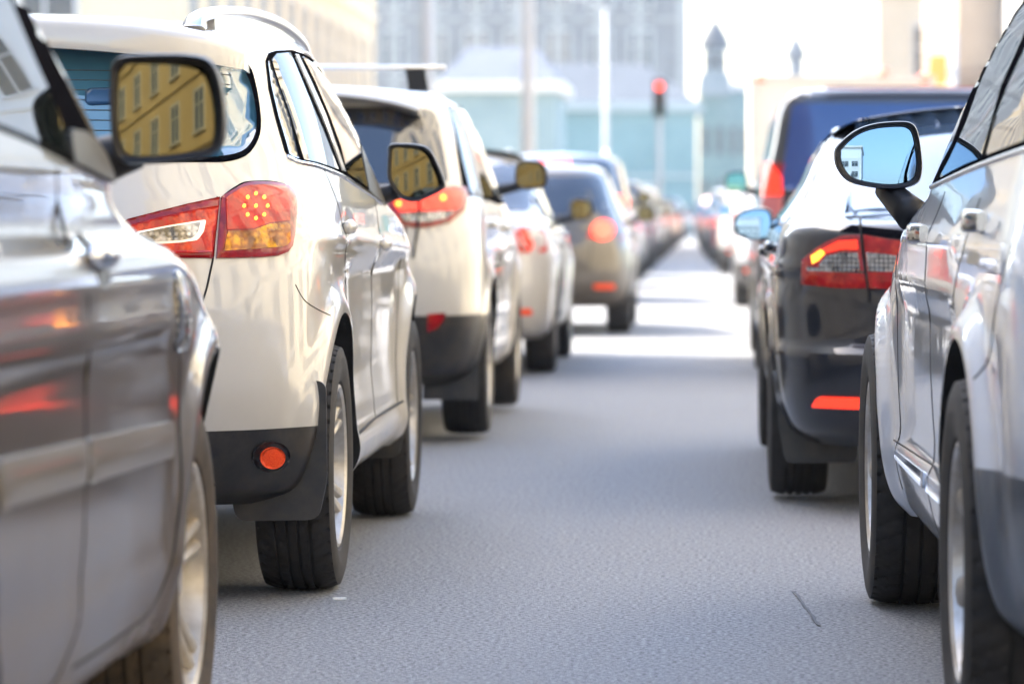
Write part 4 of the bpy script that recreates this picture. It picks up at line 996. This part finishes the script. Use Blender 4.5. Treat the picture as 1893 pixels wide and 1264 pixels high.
# dark van
def ex(c):
    b = MB(); b.box(-.5, .62, -.85, -.80, 1.842, 1.858); b.build('red_roof_strip', P_RED, c.root, False)
    t_ = c.patch('tail_lamp', [(1413, 300), (1427, 301), (1446, 328), (1447, 362), (1411, 362)], 'cam', REDL, .014, step=7, mirror=True); c.patch('tail_lamp', [(1411, 364), (1447, 364), (1445, 424), (1412, 424)], 'cam', mat('pink_lens', (.6, .16, .15), .3, coat=.5), .014, step=7, mirror=True)
    c.patch('roof_edge_highlight', [(.60, 1.80), (.60, 1.86), (.78, 1.83), (.86, 1.70), (.90, 1.40), (.87, 1.40), (.82, 1.68), (.75, 1.78)], 'B', P_SILVER, .006, step=.05, mirror=True)  # silver patch paints the highlight along the roof corner
c = gcar('dark van with a blue tinted rear window and tall red lamps', 'van', 1.23, 25.6, P_VAN, 0, RQ, .03, 1.88, 3.2, .96, extra=ex, cat='van', litm=REDS, gl=mat('blue_rear_glass', (.008, .045, .20), .05, ior=1.7), lowb=0, mirm=mat('green_mirror', (.10, .20, .17), .02, 1), lamps=rounded([(.80, .95), (.76, 1.37), (.845, 1.37), (.925, .95)], .02))
c = gcar('silver sedan with orange and red tail lamps just beyond the dark van on the right', 'sedan', 1.13, 44, P_SILVER, 0, RQ, .05, 1.50, 2.7, lit=True)
rl = ['white SUV far along the right queue in front of the red hatchback', 'red hatchback far along the right queue', 'black sedan beyond the red hatchback on the right', 'silver SUV in the distance of the right queue', 'blue grey hatchback between the silver SUV and a cream sedan in the right queue', 'cream sedan beyond the blue grey hatchback in the right queue', 'tiny red SUV near the far end of the right queue', 'tiny black hatchback farthest of the right queue']
for i, (k_, x_, y_, p_) in enumerate([('suv', 1.02, 66, P_WHITE), ('hatch', .92, 74.5, P_RED), ('sedan', .80, 83, P_BLACK), ('suv', .72, 92, P_SILVER), ('hatch', .60, 103, P_BLUE), ('sedan', .5, 116, P_WHITE2), ('suv', .40, 132, P_RED), ('hatch', .25, 150, P_BLACK)]):
    gcar(rl[i], k_, x_, y_, p_, 0, RQ, .07, None, 2.65, lit=True, litm=REDH if i in (1, 2, 4, 6) else REDL)
# ------------------------------------------------------------------ the box truck
BEIGE = mat('truck_box_paint', (.62, .56, .46), .5)
r = empty('box_truck', (1.75, 52, 0)); tag(r, 'tall beige box truck with small red marker lamps, standing beyond the dark van', 'truck', RQ)
b = MB(); b.box(-1.22, 1.22, 0, 5.2, .95, 2.88); b.build('cargo_box', BEIGE, r, False)
b = MB()
for x0, x1, z0, z1 in ((-1.24, -1.14, .93, 2.9), (1.14, 1.24, .93, 2.9), (-1.139, 1.139, 2.80, 2.9), (-1.139, 1.139, .93, 1.03), (-.03, .03, 1.031, 2.799)): b.box(x0, x1, -.03, .0, z0, z1)
b.build('rear_frame', mat('truck_frame_paint', (.55, .5, .42), .5), r, False)
for x in (-1.1, .55, 1.1):
    b = MB(); b.lathe([(-.05, .05), (.05, .05)], (x, -.04, 2.86 if abs(x) > 1 else 2.93), 'x', 12); b.build('marker_lamp', REDH, r)
for x in (-.95, .95):
    b = MB(); b.box(x-.16, x+.16, -.06, .0, .72, .84); b.build('tail_lamp', REDL, r, False)
b = MB(); b.box(-1.05, 1.05, 5.4, 7.2, .6, 2.3); b.build('cab', BEIGE, r, False)
b = MB(); b.box(-.45, .45, .1, 7.0, .60, .90); b.box(-1.1, 1.1, -.02, .06, .50, .62); b.build('chassis', DARK, r, False)
for x in (-1.0, 1.0):
    for y in (1.2, 6.2):
        b = MB(); b.lathe([(-.14, .36), (-.14, .43), (-.10, .46), (.10, .46), (.14, .43), (.14, .30)], (x, y, .46), 'x', 32); w_ = b.build('wheel', TYRE, r)
        b = MB(); b.lathe([(-.146, .27), (-.16, .2), (-.15, .02), (.15, .02), (.16, .2), (.146, .27)], (x, y, .46), 'x', 24); b.build('rim', RIM, w_)
# ------------------------------------------------------------------ ground
def asphalt(nt, b):
    n1 = noise(nt, .35, 5, .6); n2 = noise(nt, 75, 4, .75); n3 = noise(nt, 240, 2, .6); n4 = noise(nt, 2.6, 6, .65, sc3=(1, .06, 1))
    base = mixc(nt, ramp(nt, n1, [(.35, g3(0)), (.65, g3(1))]), (.285, .285, .29), (.37, .37, .37))
    sp = mixc(nt, ramp(nt, n2, [(.36, g3(0)), (.66, g3(1))]), (.03, .032, .036), (.62, .63, .65))
    c1 = mixc(nt, ramp(nt, n4, [(.3, g3(.6)), (.7, g3(.85))]), base, sp)
    v = N(nt, 'ShaderNodeTexVoronoi'); v.inputs['Scale'].default_value = 95
    tc = N(nt, 'ShaderNodeTexCoord'); nt.links.new(tc.outputs['Object'], v.inputs['Vector'])
    c2 = mixc(nt, ramp(nt, v.outputs['Distance'], [(.10, g3(.5)), (.30, g3(0))]), c1, (.5, .5, .49))
    nt.links.new(c2, b.inputs['Base Color'])
    mm = N(nt, 'ShaderNodeMath', operation='ADD'); nt.links.new(n2, mm.inputs[0]); nt.links.new(n3, mm.inputs[1])
    bump(nt, b, mm.outputs[0], 1.0, .012)
ASPH = mat('asphalt', (.1, .1, .1), .82, fn=asphalt, spec=.35)
b = MB(); b.add([(-4.9, -80, 0), (6.4, -80, 0), (6.4, 260, 0), (-4.9, 260, 0)], [(0, 1, 2, 3)]); o = b.build('road', ASPH, None, False); tag(o, kind='structure')
PAVE = mat('paving', (.22, .21, .20), .8, fn=lambda nt, b: nt.links.new(ramp(nt, noise(nt, 3, 5), [(.3, (.17, .165, .155)), (.7, (.26, .25, .235))]), b.inputs['Base Color']))
for x0, x1 in ((-10.5, -4.9), (6.4, 10.5)):
    b = MB(); b.box(x0, x1, -80, 260, -.2, .13); o = b.build('pavement', PAVE, None, False); tag(o, kind='structure')
b = MB(); b.add([(-900, -900, -.02), (900, -900, -.02), (900, 1500, -.02), (-900, 1500, -.02)], [(0, 1, 2, 3)]); o = b.build('ground', mat('ground', (.18, .175, .165), .9), None, False); tag(o, kind='structure')
# worn oil streaks / little crack marks on the road
TAR = mat('tar', (.17, .174, .182), 1, spec=0)
for k, L in enumerate(([(.275+.0015*math.sin(i*2.1)+.001*math.sin(i*5.3)-.003*i, 9.9+i*.06) for i in range(16)], [(-.60, 7.4), (-.58, 7.5)])):
    V = []; Fc = []
    for i, (x, y) in enumerate(L):
        w_ = .003+.005*random.random(); V += [(x-w_, y, .004), (x+w_, y, .004)]
        if i: Fc.append((2*i-2, 2*i-1, 2*i+1, 2*i))
    o = pyd('tar_mark', V, Fc, TAR, None, False); tag(o, ['thin dark tar streak on the asphalt left of the silver SUV wheel', 'short dark tar fleck in the bare middle of the asphalt'][k], 'road mark')
b = MB(); x, y = ((629-VX)/F_PX)*10.6, 10.6
b.box(-.018, .018, -.006, .006, 0, .006); o = b.build('litter_scrap', STICK, None, False); o.location = (x-.0, 10.58, .001); o.rotation_euler = (0, 0, .2); tag(o, 'thin white scrap lying on the asphalt beside the white SUV rear tyre', 'litter')

# ------------------------------------------------------------------ buildings
def wallmat(name, c1, c2, sc=.4):
    return mat(name, c1, .85, fn=lambda nt, b: nt.links.new(ramp(nt, noise(nt, sc, 6, .65), [(.3, c1), (.7, c2)]), b.inputs['Base Color']))
YEL = wallmat('yellow_render', (.50, .37, .17), (.62, .47, .24)); CREAM = wallmat('cream_render', (.66, .57, .42), (.74, .66, .52)); WHI = wallmat('white_render', (.70, .69, .66), (.78, .77, .74))
GREYB = wallmat('grey_blue_render', (.15, .145, .14), (.24, .235, .225)); TEAL = wallmat('teal_render', (.12, .225, .225), (.19, .31, .31)); TAN = wallmat('tan_stone', (.36, .28, .21), (.46, .37, .29)); SHD = wallmat('grey_render', (.40, .39, .37), (.48, .47, .44))
ROOF = wallmat('roof_tin', (.075, .09, .11), (.11, .13, .155)); TRIM = wallmat('pale_trim', (.66, .62, .54), (.74, .70, .62)); BROWN = wallmat('brown_stone', (.24, .18, .14), (.32, .25, .20))
WGL = mat('window_glass', (.035, .05, .06), .06, ior=1.6); WFR = mat('window_frame_paint', (.62, .60, .56), .5); DOORW = mat('door_wood', (.12, .07, .04), .5)
def building(name, label, x0, x1, y0, y1, h, wm, faces=('S',), sx=3.2, sz=3.3, ww=1.3, wh=1.8, z0=1.2, roofm=ROOF, nmax=96, trimm=TRIM, balc=None, pil=False, roofh=.0):
    """block with its facades given by S (towards the camera), E (facing +x), W (facing -x), N"""
    r = empty(name, ((x0+x1)/2, (y0+y1)/2, 0)); tag(r, label, 'building'); hx, hy = (x1-x0)/2, (y1-y0)/2
    b = MB(); b.box(-hx, hx, -hy, hy, -.3, h); b.build('wall', wm, r, False)
    b = MB(); b.box(-hx-.35, hx+.35, -hy-.35, hy+.35, h+.003, h+.45); b.build('cornice', trimm, r, False)
    b = MB(); b.loft([[(-hx-.2, -hy-.2, h+.453), (hx+.2, -hy-.2, h+.453), (hx+.2, hy+.2, h+.453), (-hx-.2, hy+.2, h+.453)], [(-hx*.6, -hy*.6, h+.5+roofh), (hx*.6, -hy*.6, h+.5+roofh), (hx*.6, hy*.6, h+.5+roofh), (-hx*.6, hy*.6, h+.5+roofh)]]); b.build('roof', roofm, r, False)
    fm = gm = None; cnt = 0
    lst = []
    for f in faces:
        L = hx if f in 'SN' else hy; n = int((2*L-1.0)/sx); nz = int((h-z0-.4)/sz)
        for i in range(n):
            u = -L+.5*(2*L-(n-1)*sx)+i*sx
            for k in range(nz):
                if f == 'S': p, a = (u, -hy), 0
                elif f == 'N': p, a = (u, hy), PI
                elif f == 'E': p, a = (hx, u), PI/2
                else: p, a = (-hx, u), -PI/2
                lst.append((p, a, z0+k*sz, math.hypot((x0+x1)/2+p[0], (y0+y1)/2+p[1])))
    lst.sort(key=lambda q: q[3])
    for p, a, z, _ in lst[:nmax]:
        if fm is None:
            b = MB(); e = .09
            b.box(-ww/2-e, -ww/2, -.06, .0, 0, wh); b.box(ww/2, ww/2+e, -.06, .0, 0, wh); b.box(-ww/2-e, ww/2+e, -.07, .0, wh+.002, wh+.14); b.box(-ww/2-.16, ww/2+.16, -.14, .0, -.10, -.002)
            b.box(-.03, .03, -.04, -.012, 0, wh); b.box(-ww/2, -.032, -.038, -.012, wh*.66, wh*.66+.05); b.box(.032, ww/2, -.038, -.012, wh*.66, wh*.66+.05)
            o = b.build('window', WFR, r, False); fm = o.data
            b = MB(); b.box(-ww/2, ww/2, -.01, .02, 0.0, wh); g = b.build('pane', WGL, o, False); gm = g.data
        else:
            o = bpy.data.objects.new('window', fm); COL.objects.link(o); o.parent = r; g = bpy.data.objects.new('pane', gm); COL.objects.link(g); g.parent = o
        o.location = (p[0], p[1], z); o.rotation_euler = (0, 0, a)
    for f in faces:
        L = hx if f in 'SN' else hy
        b = MB(); nz = int((h-z0-.4)/sz)
        for k in range(1, nz+1):
            zz = z0+k*sz-.75
            if zz > h-.3: continue
            if f == 'S': b.box(-hx, hx, -hy-.10, -hy+.01, zz, zz+.18)
            if f == 'N': b.box(-hx, hx, hy-.01, hy+.10, zz, zz+.18)
            if f == 'E': b.box(hx-.01, hx+.10, -hy, hy, zz, zz+.18)
            if f == 'W': b.box(-hx-.10, -hx+.01, -hy, hy, zz, zz+.18)
        if b.v: b.build('string_course', trimm, r, False)
        if pil and f == 'S':
            n = int(2*hx/sx)
            for i in range(n+1):
                b = MB(); u = -hx+.3+i*(2*hx-.6)/n; b.box(u-.22, u+.22, -hy-.22, -hy+.0, 0, h-.1); b.build('pilaster', trimm, r, False)
        if balc:
            for (u, z) in balc:
                b = MB(); bx = (lambda a0, a1, d0, d1, z0_, z1_: b.box(hx+d0, hx+d1, a0, a1, z0_, z1_)) if f == 'E' else (lambda a0, a1, d0, d1, z0_, z1_: b.box(-hx-d1, -hx-d0, a0, a1, z0_, z1_)) if f == 'W' else (lambda a0, a1, d0, d1, z0_, z1_: b.box(a0, a1, -hy-d1, -hy-d0, z0_, z1_)) if f == 'S' else (lambda a0, a1, d0, d1, z0_, z1_: b.box(a0, a1, hy+d0, hy+d1, z0_, z1_))
                bx(u-1.6, u+1.6, 0, 1.2, z-.16, z); bx(u-1.6, u+1.6, 1.12, 1.2, z+.003, z+1.0); bx(u-1.6, u-1.52, .0, 1.118, z+.003, z+1.0); bx(u+1.52, u+1.6, 0, 1.118, z+.003, z+1.0)
                b.build('balcony', trimm, r, False)
    return r
# street walls outside the frame: they shade the road and stand in the mirrors
building('apartment_house', 'long grey apartment house along the left pavement, its shade on the road', -24, -10.6, -50, 37, 19, SHD, ('E',), 3.4, 3.5, 1.4, 2.0)
building('apartment_house', 'sunlit yellow house with dark windows along the right pavement, seen in the mirrors', 10.6, 24, -95, -2, 19, YEL, ('W',), 3.6, 3.4, 1.3, 1.9, trimm=YEL)
building('apartment_house', 'sunlit cream house along the right pavement, reflected in the left queue of cars', 10.6, 24, -1.5, 38, 17, wallmat('pale_cream_render', (.74, .64, .46), (.80, .72, .55)), ('W',), 3.6, 3.4, 1.4, 2.0)
building('apartment_block', 'white block with balconies behind the viewer, seen in the silver SUV mirror', -21, -2.5, -118, -100, 17, WHI, ('N',), 2.5, 2.7, 1.6, 1.35)
# in frame
building('yellow_house', 'pale yellow house at the upper left beyond the white SUV roof', -24, -11.6, 84, 134, 20, mat('pale_yellow_render', (.72, .60, .40), .85), ('S', 'E'), 3.4, 3.6, 1.3, 2.1)
building('grand_building', 'wide grey blue palace with tall pilasters closing the street', -22, -1.55, 236, 256, 30, GREYB, ('S',), 2.5, 4.0, 1.3, 2.6, z0=1.5, pil=True, trimm=wallmat('stone_trim', (.33, .32, .29), (.42, .40, .37)))
building('teal_pavilion', 'low teal green pavilion in front of the grey blue palace', -14.5, -.78, 196, 208, 6.2, TEAL, ('S',), 2.2, 2.7, 1.0, 1.5, z0=.9, trimm=mat('teal_trim', (.33, .38, .37), .7), roofm=ROOF, roofh=2.0)
building('beige_house', 'sunlit cream house at the upper right above the dark van', 5.05, 8.2, 118, 135, 22, CREAM, ('S', 'W'), 1.9, 3.6, .9, 1.9)
building('tan_house', 'tan stone house with a brown base at the upper right beyond the cream house', 6.2, 8.7, 98, 114, 18, TAN, ('S',), 2.2, 5.0, .8, 1.6, z0=6.0)
building('white_house', 'white house at the right edge above the silver SUV', 7.35, 14, 84, 97.5, 18, WHI, ('S', 'W'), 3.2, 4, 1.0, 1.8, z0=1.5)
b = MB(); b.box(6.1, 8.8, 97.9, 97.99, 0, 4.4); b.box(6.0, 8.9, 97.8, 97.897, 4.4, 4.7)
o = b.build('shopfront', BROWN, None, False); tag(o, 'brown stone ground floor front below the tan house', 'shopfront')
building('hall', 'low hall with a dark grey hipped roof, left of the pavilion', -11.6, -6.7, 168, 178, 6.3, wallmat('pale_teal_render', (.20, .28, .28), (.30, .38, .37)), ('S',), 1.6, 2.6, .8, 1.4, z0=1.0, roofh=1.5, roofm=wallmat('slate_roof', (.10, .12, .16), (.15, .17, .21)))
b = MB(); WIREM = mat('cable', (.03, .03, .035), .6)
for k, (x0, y0, x1, y1, z) in enumerate([(-10.5, 70, 10.5, 84, 7.2), (-10.5, 110, 10.5, 104, 8.4), (-10.5, 140, 10.5, 150, 9.6)]):
    b = MB(); b.tube([(x0+(x1-x0)*t/12, y0+(y1-y0)*t/12, z-.5*math.sin(PI*t/12)) for t in range(13)], .025, 6); o = b.build('overhead_cable', WIREM); tag(o, ['nearest thin dark cable strung over the street', 'middle thin dark cable strung over the street', 'farthest thin dark cable strung over the street'][k], 'cable', 'cables over the street')
# church
r = empty('church', (0.25, 262, 0)); tag(r, 'teal church with a domed bell tower rising against the white sky', 'church')
b = MB(); b.box(-1.1, 2.4, -2, 8, 0, 9.2); b.build('nave', TEAL, r, False)
b = MB(); b.loft([[(-1.2, -2.1, 9.203), (2.5, -2.1, 9.203), (2.5, 8.1, 9.203), (-1.2, 8.1, 9.203)], [(-1.2, 2.5, 10.0), (2.5, 2.5, 10.0), (2.5, 3.5, 10.0), (-1.2, 3.5, 10.0)]]); b.build('roof', ROOF, r, False)
b = MB(); b.box(-1.05, 1.05, -2.6, -.5, 8.9, 10.4); b.box(-.78, .78, -2.4, -.8, 10.403, 12.0); tw = b.build('bell_tower', wallmat('grey_teal', (.22, .28, .31), (.30, .36, .39)), r, False)
b = MB(); b.lathe([(0, 1.05), (.1, 1.08), (.6, 1.0), (1.2, .72), (1.7, .38), (2.0, .20), (2.3, .16), (2.4, .26), (2.7, .22), (3.0, .05), (4.6, .03)], (0, -1.6, 12.003), 'z', 24); b.build('dome', ROOF, tw)
for x in (-.75, .75):
    for y in (-2.42,):
        b = MB(); b.box(x*.45-.18, x*.45+.18, y-.04, y, 10.7, 11.7); b.build('bell_opening', DARK, tw, False)
for x in (-.6, .3, 1.2, 2.0):
    for z in (1.5, 5.0):
        b = MB(); b.box(x-.2, x+.2, -2.05-.6*(x < .9 and z > 8), -2.003, z, z+1.8); b.build('window', WGL, r, False)
r = empty('small_spire', (6.4, 295, 0)); tag(r, 'small grey spire on a drum rising above the beige box truck', 'spire')
b = MB(); b.lathe([(0, .6), (9.5, .6), (12.8, .62)], (0, 0, 0), 'z', 12); b.build('drum', ROOF, r)
b = MB(); b.lathe([(0, .85), (.3, .9), (.9, .6), (1.6, .30), (2.0, .04)], (0, 0, 12.803), 'z', 12); b.build('spire_cap', ROOF, r)
# lamp and flag posts, traffic light, yellow sign
def post(label, px, D, h, r0=.11, arm=True):
    x = (px-VX)/F_PX*D
    e = empty('street_lamp', (x, D, 0)); tag(e, label, 'street lamp', 'street lamps'); PM = mat('post_paint', (.46, .46, .46), .6)
    b = MB(); b.tube([(0, 0, 0), (0, 0, 1.2), (0, 0, h)], [r0*1.3, r0, r0*.6], 14); b.build('pole', PM, e)
    if arm:
        b = MB(); b.tube([(0, 0, h-.1), (-.8, 0, h+.35), (-1.8, 0, h+.45)], .04, 8); a = b.build('arm', PM, e)
        b = MB(); b.loft([[(-1.7, -.12, h+.42), (-1.7, .12, h+.42), (-1.7, .12, h+.54), (-1.7, -.12, h+.54)], [(-2.4, -.08, h+.46), (-2.4, .08, h+.46), (-2.4, .08, h+.52), (-2.4, -.08, h+.52)]]); b.build('lamp_head', PM, a, False)
post('tall pale lamp post standing behind the roof bar of the cream SUV', 790, 118, 12, .20)
post('tall pale lamp post in front of the middle of the grey blue palace', 976, 128, 13, .24)
post('lower pale post beside the teal pavilion right of the middle', 1120, 150, 9, .12)
D = 98; x = (1219-VX)/F_PX*D
e = empty('traffic_light', (x, D, 0)); tag(e, 'traffic light showing red over the far end of the left queue', 'traffic light')
BM = mat('signal_black', (.02, .02, .022), .5)
b = MB(); b.tube([(0, .1, 0), (0, .1, 3.9)], .06, 12); b.build('pole', mat('grey_post', (.45, .46, .48), .5), e)
b = MB(); b.box(-.16, .16, -.12, .02, 3.50, 4.43); hs = b.build('signal_housing', BM, e, False)
for z, m_ in ((4.25, REDH), (3.95, mat('dark_amber_lens', (.10, .05, .01), .3)), (3.65, mat('dark_green_lens', (.01, .06, .03), .3))):
    b = MB(); ring = [[(.10*k_*math.cos(t*PI/10), y_, z+.10*k_*math.sin(t*PI/10)) for t in range(20)] for y_, k_ in ((-.121, 1), (-.14, .7), (-.15, .1))]; b.loft(ring); b.build('lens', m_, hs)
    b = MB(); V = [(q*.12*math.cos(t*PI/10), y_, z+q*.12*math.sin(t*PI/10)) for y_ in (-.12, -.32) for q in (1,) for t in range(11)]; b.add(V, [(k_, k_+1, k_+12, k_+11) for k_ in range(10)]); b.build('visor', BM, hs)
D = 76; x = (1732-VX)/F_PX*D
e = empty('street_sign', (x, D, 0)); tag(e, 'tall yellow hanging sign above the dark van, in front of the tan house', 'sign')
YS = mat('yellow_sign', (.62, .42, .06), .5)
b = MB(); b.tube([(.35, .05, 0), (.35, .05, 4.6)], .05, 10); b.build('pole', mat('grey_post'), e)
b = MB(); b.box(-.16, .20, -.03, .03, 3.55, 4.15); b.box(-.10, .26, -.035, .025, 3.0, 3.50); b.build('sign_panel', YS, e, False)
b = MB(); b.box(.20, .35, -.01, .02, 3.75, 3.85); b.box(.26, .35, -.01, .02, 3.2, 3.3); b.build('bracket', mat('grey_post'), e, False)

# ------------------------------------------------------------------ haze
b = MB(); b.box(-60, 60, -185, 330, -1.2, 46); HZ = bpy.data.materials.new('haze'); HZ.use_nodes = True
nt = HZ.node_tree; nt.nodes.clear(); ou = nt.nodes.new('ShaderNodeOutputMaterial'); pv = nt.nodes.new('ShaderNodeVolumePrincipled')
pv.inputs['Color'].default_value = (.86, .93, 1, 1); pv.inputs['Density'].default_value = .0005; pv.inputs['Anisotropy'].default_value = .3
nt.links.new(pv.outputs[0], ou.inputs['Volume']); o = b.build('haze', HZ, None, False); tag(o, kind='stuff')
